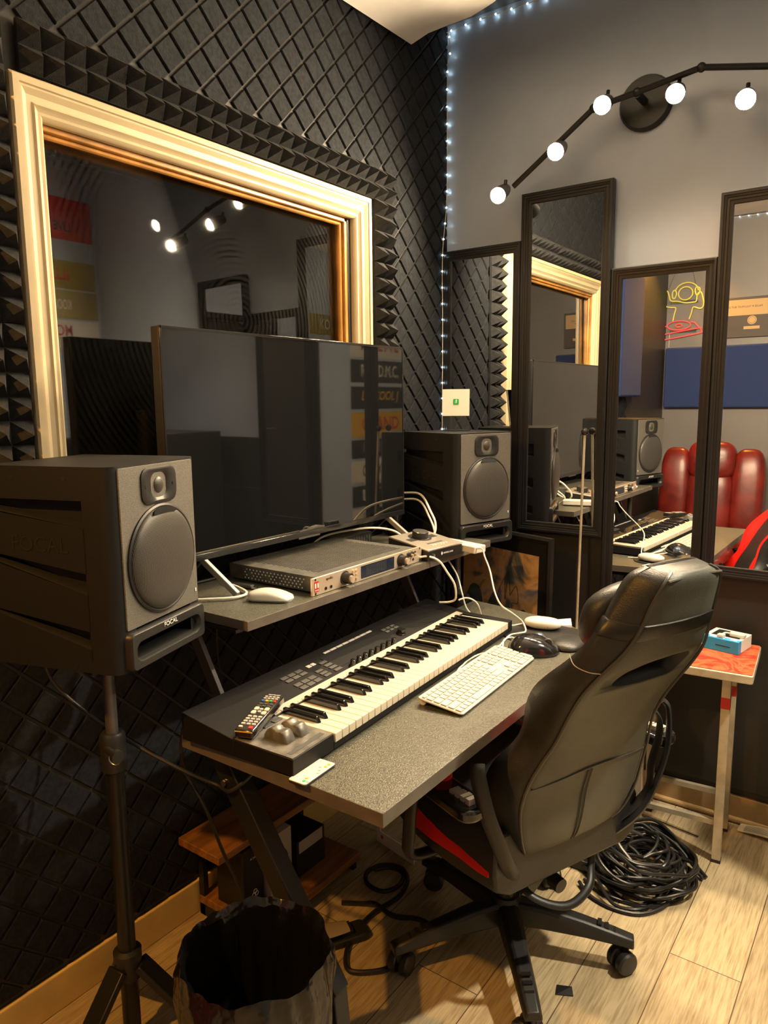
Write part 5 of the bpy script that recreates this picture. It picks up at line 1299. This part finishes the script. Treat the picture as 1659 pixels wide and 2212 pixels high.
b = MB(); b.box((-0.061, -0.0532, 0.0005), (0.051, -0.030, 0.0405)); sl_ = b.build('blue_sleeve', M['box_blue'], t, bevel=0.001)
b = MB(); b.box((-0.018, -0.0538, 0.018), (0.026, -0.0531, 0.0205)); b.build('slot_print', M['black_print'], sl_)
b = MB(); b.box((-0.045, -0.020, 0.0400), (0.040, 0.045, 0.0406)); b.build('window_print', M['black_print'], t)
b = MB(); b.box((-0.040, -0.046, 0.0406), (0.005, -0.038, 0.0409)); b.box((0.022, -0.046, 0.0406), (0.042, -0.038, 0.0409)); b.build('top_print', M['white_print'], sl_)
t = thing('video_adapter', 'white video adapter with a short cable lying on the blue and white box', 'adapter', (-0.412, 2.43, ST + 0.0407), R(-10))
b = MB(); b.prism(rrect(0.046, 0.026, 0.007, 4, 0.012, 0.0), 0.0, 0.013); b.build('adapter_body', M['white'], t, bevel=0.003)
b = MB(); b.tube(catmull([(-0.008, -0.006, 0.008), (-0.020, -0.014, 0.010), (-0.024, -0.030, 0.008)], 6), 0.0028, 8); b.build('lead', M['white'], t)
b = MB(); b.box((-0.034, -0.048, 0.001), (-0.014, -0.028, 0.011)); b.build('plug', M['white'], t, bevel=0.002)
# crumpled clear bag
b = MB(); rr = random.Random(11); g = []
for i in range(9):
    r_ = []
    for j in range(9):
        x = -0.055 + 0.11 * i / 8; y = -0.06 + 0.12 * j / 8
        e = max(0, 1 - (abs(x) / 0.055) ** 4) * max(0, 1 - (abs(y) / 0.06) ** 4)
        r_.append(b.v((x + rr.uniform(-.004, .004), y + rr.uniform(-.004, .004), 0.002 + e * rr.uniform(0.002, 0.026))))
    g.append(r_)
for i in range(8):
    for j in range(8): b.f([g[i][j], g[i + 1][j], g[i + 1][j + 1], g[i][j + 1]])
o = b.build('plastic_bag', M['poly'], smooth=0, loc=(-0.545, 2.345, ST)); tag(o, 'crumpled clear plastic bag on the painted stool beside the box', 'bag')

# ------------------------------------------------------------------ floor: cable coil, paper, bits
rr = random.Random(5)
t = thing('cable_coil', 'big tangled coil of glossy black cable on the floor by the chair', 'cable coil', (-0.565, 2.085, 0))
for k in range(26):
    pts = []; R0 = rr.uniform(0.055, 0.150); ex = rr.uniform(0.8, 1.2); ph = rr.uniform(0, 6.28)
    cx_ = rr.uniform(-0.025, 0.025); cy_ = rr.uniform(-0.03, 0.03); z0 = 0.008 + 0.0032 * k; tx = rr.uniform(-0.16, 0.16); ty = rr.uniform(-0.16, 0.16)
    for i in range(12):
        a = 2 * math.pi * i / 12 + ph; r_ = R0 * (1 + rr.uniform(-0.13, 0.13))
        x, y = cx_ + r_ * math.cos(a) * ex, cy_ + r_ * math.sin(a) / ex
        pts.append((x, y, max(0.006, z0 + x * tx + y * ty + rr.uniform(-0.006, 0.012))))
    b = MB(); b.tube(catmull(pts, 6, True), 0.0050, 8, closed=True); b.build('cable_loop', M['cable_gloss'], t)
b = MB(); b.tube(catmull([(-0.02, 0.06, 0.09), (-0.06, 0.02, 0.115), (-0.055, -0.06, 0.118), (0.0, -0.10, 0.095), (0.04, -0.11, 0.05)], 8), 0.0055, 8); b.build('cable_loop', M['grey_metal'], t)
b = MB(); b.tube(catmull([(-0.08, 0.10, 0.09), (-0.02, 0.165, 0.09), (0.05, 0.155, 0.065), (0.11, 0.12, 0.03), (0.165, 0.085, 0.008)], 8), 0.0055, 8); b.tube(catmull([(-0.02, 0.14, 0.08), (0.06, 0.13, 0.055), (0.12, 0.10, 0.025), (0.158, 0.070, 0.008)], 8), 0.0050, 8); b.build('cable_tail', M['cable_gloss'], t)
b = MB(); b.tube(catmull([(-0.135, -0.155, 0.012), (-0.09, -0.19, 0.007), (-0.02, -0.205, 0.0065), (0.05, -0.185, 0.0065), (0.095, -0.12, 0.0065), (0.10, -0.06, 0.012), (0.07, -0.02, 0.03)], 8), 0.0055, 8); b.build('cable_tail', M['cable_gloss'], t)
b = MB(); b.tube(catmull([(-0.13, -0.13, 0.007), (-0.06, -0.16, 0.007), (0.03, -0.15, 0.008), (0.07, -0.10, 0.012), (0.06, -0.05, 0.03)], 8), 0.0045, 8); b.build('cable_tail', M['cable_gloss'], t)

t = thing('printed_leaflet', 'cream printed leaflet lying on the floor against the wall edge', 'paper', (-0.285, 2.515, 0), R(-4))
b = MB(); rings = []
for i in range(9):
    x = -0.088 + 0.2 * i / 8; h = 0.004 + 0.010 * math.sin(math.pi * i / 8) ** 1.2
    rings.append([(x, -0.034, h), (x, 0.018, h + 0.001), (x, 0.018, h + 0.004), (x, -0.034, h + 0.003)])
b.loops(rings); b.build('leaf', M['paper'], t)
b = MB()
for k in range(7):
    y = -0.026 + k * 0.0062
    pts = [(x, y, 0.0078 + 0.010 * math.sin(math.pi * (x + 0.088) / 0.2) ** 1.2 if 0 < (x + 0.088) / 0.2 < 1 else 0.008) for x in [-0.07 + 0.16 * q / 12 for q in range(13)]]
    b.tube(pts, 0.0006, 4)
b.build('print_line', M['btn_dark'], t, smooth=0)
b = MB(); b.hexa([(-0.022, -0.020, 0.0005), (0.020, -0.014, 0.0005), (0.016, 0.006, 0.001), (-0.020, 0.012, 0.001), (-0.022, -0.020, 0.0015), (0.020, -0.014, 0.004), (0.016, 0.006, 0.010), (-0.020, 0.012, 0.002)])
o = b.build('tape_scrap', M['blk_plastic'], loc=(-0.583, 1.534, 0), rotz=R(20)); tag(o, 'small torn scrap of black tape lying on the floor planks', 'scrap')
b = MB(); b.hexa([(-0.13, -0.010, 0.001), (0.13, -0.006, 0.001), (0.13, 0.006, 0.001), (-0.13, 0.012, 0.001), (-0.13, -0.010, 0.006), (0.13, -0.006, 0.003), (0.13, 0.006, 0.004), (-0.13, 0.012, 0.010)])
o = b.build('plastic_strip', M['poly'], loc=(-0.60, 2.40, 0), rotz=R(-8)); tag(o, 'loose strip of clear plastic on the floor behind the cable coil', 'plastic strip')

# ------------------------------------------------------------------ bin with black liner
t = thing('waste_bin', 'round bin lined with a crumpled black plastic bag beside the near speaker stand', 'bin', (-0.880, 0.812, 0)); t.scale = (0.93, 0.93, 1.55)
b = MB(); b.lathe([(0.0, 0.0), (0.110, 0.0), (0.113, 0.006), (0.136, 0.275), (0.139, 0.283), (0.135, 0.284), (0.110, 0.010), (0.0, 0.010)], 40); b.build('bucket', M['blk_plastic'], t)
b = MB(); rings = []; n = 96; rr = random.Random(9)
nz = [rr.uniform(-1, 1) for _ in range(400)]
def wob(i, lv): return 0.55 * math.sin(i * 0.52 + lv * 1.7) + 0.45 * math.sin(i * 1.31 + lv * 0.6) + 0.25 * nz[(i * 3 + int(lv * 37)) % 400]
for lv, (r_, z_, am, dz) in enumerate([(0.126, 0.030, 0.002, 0.0), (0.131, 0.07, 0.004, 0.003), (0.136, 0.13, 0.006, 0.004), (0.143, 0.20, 0.006, 0.004), (0.148, 0.255, 0.006, 0.005), (0.148, 0.283, 0.004, 0.006), (0.142, 0.298, 0.003, 0.007), (0.132, 0.290, 0.003, 0.006), (0.125, 0.26, 0.004, 0.003), (0.117, 0.20, 0.005, 0.002), (0.105, 0.12, 0.006, 0.002), (0.085, 0.05, 0.006, 0.003), (0.04, 0.025, 0.003, 0.004)]):
    am *= 1.5
    rings.append([((r_ + am * wob(i, lv)) * math.cos(2 * math.pi * i / n), (r_ + am * wob(i, lv)) * math.sin(2 * math.pi * i / n), z_ + 0.6 * dz * math.sin(i * 0.39 + lv) * (0.6 + 0.4 * math.sin(i * 1.05))) for i in range(n)])
b.loops(rings, caps=False); b.build('bin_liner', M['bag'], t, smooth=45)

# ------------------------------------------------------------------ low wooden shelf under the desk and its things
t = thing('low_shelf', 'low two-board brown wooden shelf under the desk against the wall', 'shelf', (-1.40, 1.42, 0))
def S(x, y, z): return (x + 1.40, y - 1.42, z)
b = MB(); b.box(S(-1.525, 1.145, 0.240), S(-1.365, 1.62, 0.262)); b.build('upper_board', M['shelf_wood'], t, bevel=0.002)
b = MB(); b.box(S(-1.525, 1.205, 0.035), S(-1.275, 1.62, 0.058)); b.build('lower_board', M['shelf_wood'], t, bevel=0.002)
for y in (1.215, 1.61):
    b = MB(); b.box(S(-1.525, y - 0.008, 0.0), S(-1.505, y + 0.008, 0.240)); b.build('upright', M['blk_metal'], t)
    b = MB(); b.box(S(-1.525, y - 0.008, 0.0), S(-1.29, y + 0.008, 0.035)); b.build('foot_rail', M['blk_metal'], t)
t = thing('microphone_box', 'black microphone box with a small flower logo on the low wooden shelf', 'box', (-1.36, 1.250, 0.058))
b = MB(); b.box((-0.105, -0.028, 0.0), (0.0, 0.045, 0.176)); b.build('carton', M['black_print'], t, bevel=0.001)
lettering('K361', 0.022, 0.006, frame((0.0003, 0.010, 0.145), (0, 1, 0), (0, 0, 1)), M['white_print'], t, 'model_lettering', 0.0003)
b = MB(); FB = frame((0.0004, 0.012, 0.040), (0, 1, 0), (0, 0, 1))
for a in (90, 210, 330):
    b.tube([FB @ Vector((0.0055 * math.cos(R(a)) + 0.0062 * math.cos(R(q)), 0.0055 * math.sin(R(a)) + 0.0062 * math.sin(R(q)), 0.0003)) for q in range(0, 360, 24)], 0.0008, 5, closed=True)
b.build('flower_logo', M['white_print'], t)
t = thing('white_carton', 'white carton with a black arch printed on it, standing on the low shelf', 'box', (-1.345, 1.350, 0.058))
b = MB(); b.box((-0.10, -0.043, 0.0), (0.0, 0.043, 0.178)); b.build('carton', M['grey_card'], t, bevel=0.001)
b = MB(); b.tube([(0.0006, -0.022, 0.03)] + [(0.0006, 0.022 * math.cos(R(a)) * -1, 0.095 + 0.028 * math.sin(R(a))) for a in range(0, 181, 15)] + [(0.0006, 0.022, 0.03)], 0.0045, 6, flat=1.0); b.build('arch_print', M['black_print'], t)
t = thing('flat_carton', 'grey carton lying flat at the far end of the low shelf', 'box', (-1.345, 1.475, 0.058))
b = MB(); b.box((-0.13, -0.060, 0.0), (0.0, 0.060, 0.110)); b.build('carton', M['black_print'], t, bevel=0.001)
b = MB(); b.box((-0.001, -0.052, 0.072), (0.0008, 0.050, 0.108)); b.build('carton_label', M['grey_card'], t)
# white L of board under the desk
t = thing('packing_board', 'white L-shaped packing board standing under the desk beside the chair', 'packing board', (-1.235, 1.750, 0), R(-13))
b = MB()
pl = [(-0.090, 0.0), (0.085, 0.0), (0.088, 0.075), (0.045, 0.090), (0.042, 0.040), (-0.072, 0.040), (-0.076, 0.16), (-0.092, 0.16)]
b.xf = frame((0, 0, 0.0), (1, 0, 0), (0, 0, 1)); b.prism(pl, -0.002, 0.002); b.build('board', M['card_white'], t)
b = MB(); b.box((-0.092, 0.0, 0.0), (0.085, 0.05, 0.006)); b.build('board_foot', M['grey_card'], t)
b = MB(); b.xf = frame((0, -0.0021, 0.0), (1, 0, 0), (0, 0, 1)); b.prism([(-0.068, 0.018), (-0.058, 0.018), (-0.058, 0.030), (-0.068, 0.030)], 0, 0.0003); b.build('printed_mark', M['poster_red'], t)
# pedal
t = thing('sustain_pedal', 'beige-topped sustain pedal on the floor behind the bin', 'pedal', (-1.150, 1.325, 0), R(60))
b = MB(); b.prism(rrect(0.17, 0.062, 0.014, 4, 0.02, 0), 0.0, 0.022); b.build('base', M['blk_plastic'], t, bevel=0.004)
b = MB(); rings = []
for i in range(11):
    u = i / 10; x = -0.085 + 0.135 * u; w = 0.012 + 0.017 * math.sin(math.pi * min(1, 0.25 + u * 0.55)) ; z = 0.036 + 0.010 * (1 - u)
    rings.append([(x, w * math.cos(a), z + 0.007 * math.sin(a)) for a in [2 * math.pi * k / 14 for k in range(14)]])
b.loops(rings); b.build('foot_plate', M['beige'], t, smooth=60)
b = MB(); b.box((0.03, -0.018, 0.020), (0.06, 0.018, 0.036)); b.build('hinge_block', M['blk_plastic'], t)
GB = 'black cables on the floor under the desk'
cable('looped_floor_cable', 'black cable looped in a ring on the floor under the desk', [(-1.230, 1.63, 0.010), (-1.20, 1.665, 0.010), (-1.150, 1.665, 0.012), (-1.125, 1.615, 0.012), (-1.15, 1.565, 0.010), (-1.205, 1.565, 0.010), (-1.235, 1.60, 0.016), (-1.215, 1.650, 0.020), (-1.16, 1.672, 0.020), (-1.115, 1.64, 0.016), (-1.10, 1.57, 0.010), (-1.12, 1.48, 0.008), (-1.115, 1.39, 0.008), (-1.09, 1.32, 0.008), (-1.045, 1.275, 0.008), (-0.99, 1.310, 0.008), (-0.955, 1.36, 0.008)], 0.0065, M['cable_black'], GB)
cable('straight_floor_cable', 'black cable running across the floor from the ring of cable to the chair base', [(-1.22, 1.46, 0.008), (-1.17, 1.49, 0.008), (-1.13, 1.50, 0.018), (-1.07, 1.50, 0.008), (-1.00, 1.53, 0.008), (-0.93, 1.52, 0.008)], 0.0065, M['cable_black'], GB)

# ------------------------------------------------------------------ what the mirrors, glass and screen show of the rest of the room
t = thing('acoustic_panel', 'wide navy acoustic panel on the wall opposite the mirrors, above the recliner', 'acoustic panel', (-0.86, YF, 1.565), 0, 'navy acoustic panels')
b = MB(); b.box((-0.670, 0.001, -0.215), (0.07, 0.055, 0.215)); b.build('padded_body', M['blue_panel'], t, bevel=0.012, bseg=3)
b = MB(); b.box((-0.30, 0.0, 0.19), (-0.27, 0.02, 0.222)); b.build('hanging_clip', M['steel'], t)
t = thing('acoustic_panel', 'tall navy acoustic panel on the left wall behind the near speaker', 'acoustic panel', (XL, 0.33, 1.81), 0, 'navy acoustic panels')
b = MB(); b.box((0.001, -0.21, -0.38), (0.055, 0.21, 0.38)); b.build('padded_body', M['blue_panel'], t, bevel=0.014, bseg=3)
b = MB(); b.box((0.0, -0.02, 0.35), (0.02, 0.02, 0.395)); b.build('hanging_clip', M['steel'], t)

# neon figure above the panel: +y faces the room, seen reversed in the mirror
t = thing('neon_sign', 'yellow and red neon figure at a turntable on the wall opposite the mirrors', 'neon sign', (-1.432, YF, 2.035))
def nt_(nm, pts, m, closed=False, n=4):
    # outline points as seen in the mirror, x to the right, y down
    P = [((px - 530) * 0.00122, 0.018, (310 - py) * 0.00122) for px, py in pts]
    b = MB(); b.tube(catmull(P, n, closed), 0.0050, 8, closed=closed); return b.build(nm, m, t)
circ = lambda cx, cy, rx, ry, a0=0, a1=360, k=24: [(cx + rx * math.cos(R(a)), cy - ry * math.sin(R(a))) for a in range(a0, a1 + (0 if a1 - a0 == 360 else 1), k)]
nt_('head_tube', circ(543, 208, 40, 37), M['neon_y'], True)
nt_('headphone_tube', circ(548, 205, 66, 58, 8, 172, 20), M['neon_y'])
nt_('headphone_tube', [(482, 185), (492, 205), (482, 232), (470, 225), (470, 195)], M['neon_y'], True)
nt_('headphone_tube', [(600, 180), (620, 185), (618, 215), (604, 222), (596, 200)], M['neon_y'], True)
nt_('arm_tube', [(478, 362), (484, 325), (491, 288), (462, 282), (434, 272), (424, 238), (415, 202), (426, 187), (440, 188), (450, 214), (462, 244), (500, 250), (545, 262), (585, 262), (604, 258), (607, 232), (612, 214), (626, 208), (634, 222), (646, 268), (640, 296), (622, 300), (590, 290), (580, 325), (570, 357)], M['neon_y'])
nt_('platter_tube', circ(513, 390, 66, 26), M['neon_r'], True)
nt_('platter_tube', circ(513, 391, 18, 9), M['neon_r'], True)
nt_('deck_tube', [(446, 390), (424, 396), (410, 425), (402, 440)], M['neon_r'])
nt_('deck_tube', [(580, 375), (600, 378), (618, 400), (628, 405)], M['neon_r'])
nt_('deck_tube', [(388, 450), (400, 442), (620, 412), (636, 416), (640, 430), (630, 441), (410, 472), (394, 470)], M['neon_r'], True)
b = MB()
for x, x2 in ((0.11, 0.05), (-0.09, -0.05)):
    for k in range(14):
        f_ = k / 13; b.ell((-(x + (x2 - x) * f_), 0.014, 0.145 + 0.16 * f_), (0.0035, 0.0035, 0.0045), 8, 5)
b.build('hanging_chain', M['chrome'], t)
b = MB(); b.box((-0.10, 0.0, 0.055), (0.10, 0.0125, 0.075)); b.box((-0.10, 0.0, -0.15), (0.10, 0.0125, -0.13)); b.build('back_bar', M['acrylic'], t)
b = MB(); b.tube([(-0.085, 0.006, -0.15), (-0.086, 0.004, -0.248)], 0.0025, 6); b.build('power_lead', M['cable_white'], t)

# cassette picture
t = thing('cassette_picture', 'wide picture of an old cassette tape beside the neon sign', 'picture', (-1.06, YF, 1.965))
b = MB(); b.box((-0.215, 0.001, -0.135), (0.215, 0.022, 0.135)); b.build('canvas', M['tape_face'], t, bevel=0.002)
CF = lambda z: frame((0, 0.0222 + z, 0), (-1, 0, 0), (0, 0, 1))
b = MB(); b.xf = CF(0); b.prism(rrect(0.40, 0.105, 0.004, 3, 0, 0.065), 0, 0.0004); b.build('label_band', M['tape_label'], t)
b = MB(); b.xf = CF(0); b.prism(rrect(0.34, 0.075, 0.02, 4, 0, -0.025), 0.0004, 0.0008); b.build('reel_window', M['tape_face'], t)
for x in (-0.09, 0.09):
    b = MB(); b.xf = CF(0); b.prism([(x + 0.029 * math.cos(R(a)), -0.022 + 0.029 * math.sin(R(a))) for a in range(0, 360, 12)], 0.0008, 0.0012); rl = b.build('reel', M['tape_label'], t)
    b = MB(); b.xf = CF(0)
    for a in range(0, 360, 30): b.prism([(x + 0.024 * math.cos(R(a + q)) * s_, -0.022 + 0.024 * math.sin(R(a + q)) * s_) for q, s_ in ((-6, 1), (6, 1), (6, 0.8), (-6, 0.8))], 0.0012, 0.0015)
    b.build('reel_tooth', M['tape_face'], rl, smooth=0)
b = MB(); b.xf = CF(0); b.prism(rrect(0.062, 0.020, 0.001, 2, 0.118, -0.072), 0.0008, 0.0012); b.build('red_label', M['poster_red'], t)
b = MB(); b.xf = CF(0); b.prism(rrect(0.10, 0.020, 0.001, 2, -0.09, -0.072), 0.0008, 0.0012); b.build('tan_label', M['tape_label'], t)
lettering('PAUSE IF YOU MUST BUT DON\'T STOP', 0.30, 0.013, CF(0.0004) @ Matrix.Translation((0, 0.07, 0)), M['black_print'], t, 'printed_lettering', 0.0003)

# recliner: +y faces the room
t = thing('recliner', 'oxblood leather recliner with a channelled back in the corner, seen in the mirror', 'armchair', (-1.125, -0.20, 0), R(-3))
def cushion(nm, c, rad, m=M['recliner'], pw=0.55, par=t, tiltx=0.0):
    b = MB(); b.xf = Matrix.Translation(c) @ Matrix.Rotation(tiltx, 4, 'X'); b.ell((0, 0, 0), rad, 30, 18, power=pw); return b.build(nm, m, par, smooth=70)
cushion('seat_cushion', (0, 0.13, 0.36), (0.24, 0.30, 0.10))
cushion('base', (0, 0.08, 0.16), (0.36, 0.34, 0.13), pw=0.35)
for s in (-1, 1):
    cushion('arm', (s * 0.315, 0.10, 0.43), (0.085, 0.34, 0.115), pw=0.6)
    cushion('back_wing', (s * 0.235, -0.19, 0.75), (0.105, 0.085, 0.325), pw=0.55, tiltx=R(10))
cushion('back_cushion', (0, -0.165, 0.68), (0.150, 0.095, 0.26), pw=0.5, tiltx=R(10))
cushion('head_cushion', (0, -0.20, 0.985), (0.155, 0.095, 0.135), pw=0.55, tiltx=R(10))
b = MB(); b.box((-0.30, -0.33, 0.12), (0.30, -0.25, 0.92)); b.build('back_shell', M['recliner'], t, bevel=0.03, bseg=3)
for x, y in ((-0.28, -0.18), (0.28, -0.18), (-0.28, 0.34), (0.28, 0.34)):
    b = MB(); b.cyl((x, y, 0.0), (x, y, 0.05), 0.025, seg=14); b.build('leg', M['blk_plastic'], t)

# event posters on the right wall (-x faces the room)
def poster(label, y, z, w, h, bg, lines, group='printed posters on the right wall'):
    t = thing('event_poster', label, 'poster', (XR, y, z), 0, group)
    b = MB(); b.box((-0.004, -w / 2, -h / 2), (-0.001, w / 2, h / 2)); b.build('sheet', M[bg], t, smooth=0)
    for tx, lw, lh, dy, dz, m, sh in lines:
        lettering(tx, lw, lh, frame((-0.0042, -dy, dz), (0, -1, 0), (0, 0, 1)), M[m], t, 'poster_lettering', 0.0004, bold=0.02, shear=sh)
    return t
rowsP = [('KOOL G RAP', 'olive_gold', 'poster_white', 2.06, 0.155, 'olive gold poster lettered KOOL G RAP, topmost of the tall stack'),
         ('MC LYTE', 'poster_white', 'poster_red', 1.85, 0.20, 'white poster with red MC LYTE lettering in the tall stack'),
         ('RUN-D.M.C.', 'poster_black', 'poster_white', 1.645, 0.17, 'black poster lettered RUN-D.M.C. in white'),
         ('L.L. COOL J', 'poster_black', 'gold', 1.445, 0.17, 'black poster lettered L.L. COOL J in yellow'),
         ('GRAND', 'gold', 'poster_red', 1.240, 0.19, 'bright gold poster with faint red lettering'),
         ('AND THE FURIOUS', 'poster_black', 'poster_grey', 1.055, 0.14, 'black poster with small grey lettering'),
         ('ONYX SLAM', 'poster_white', 'poster_black', 0.880, 0.165, 'off-white poster lettered ONYX in black'),
         ('LET ME', 'poster_black', 'poster_white', 0.690, 0.16, 'black poster lettered LET ME in off-white'),
         ('PARTY', 'poster_white', 'poster_grey', 0.510, 0.16, 'pale poster at the bottom of the tall stack')]
for tx, bg, fg, z, h, lab in rowsP:
    poster(lab, 0.34, z, 0.76, h, bg, [(tx, 0.50, h * 0.55, 0.0, h * 0.03, fg, 0.2 if 'COOL' in tx else 0.0)])
poster('red and black poster near the mirror corner, topmost there', 2.36, 2.46, 0.36, 0.22, 'poster_red', [('LIVE', 0.10, 0.05, 0.0, -0.04, 'poster_black', 0)])
poster('olive gold poster lettered ILL near the mirror corner', 2.36, 2.165, 0.36, 0.15, 'olive_gold', [('ILL', 0.10, 0.06, 0.03, 0.0, 'poster_red', 0)])
poster('olive gold poster lettered KOOL near the mirror corner', 2.36, 2.005, 0.36, 0.15, 'olive_gold', [('KOOL', 0.10, 0.055, 0.03, 0.0, 'poster_white', 0)])
poster('white poster with red MC lettering near the mirror corner', 2.36, 1.845, 0.36, 0.15, 'poster_white', [('MC', 0.09, 0.06, 0.03, 0.02, 'poster_red', 0)])
# dark low sofa-like cabinet along the right wall that darkens the lower reflections
t = thing('equipment_cabinet', 'black equipment cabinet against the mirror wall beyond the right edge of the view', 'cabinet', (0.36, 2.34, 0))
b = MB(); b.box((-0.30, -0.19, 0.04), (0.30, 0.18, 1.28)); b.build('carcass', M['black_wall'], t, bevel=0.004)
for s in (-1, 1):
    b = MB(); b.box((s * 0.148 - 0.142, -0.208, 0.06), (s * 0.148 + 0.142, -0.190, 1.26)); d_ = b.build('door', M['blk_plastic'], t, bevel=0.003)
    b = MB(); b.cyl((s * 0.03, -0.222, 0.60), (s * 0.03, -0.222, 0.74), 0.006, seg=10); b.cyl((s * 0.03, -0.208, 0.61), (s * 0.03, -0.222, 0.61), 0.004, seg=8); b.cyl((s * 0.03, -0.208, 0.73), (s * 0.03, -0.222, 0.73), 0.004, seg=8); b.build('handle', M['steel'], d_)
for x, y in ((-0.26, -0.15), (0.26, -0.15), (-0.26, 0.14), (0.26, 0.14)):
    b = MB(); b.cyl((x, y, 0.0), (x, y, 0.045), 0.02, seg=12); b.build('foot', M['blk_plastic'], t)
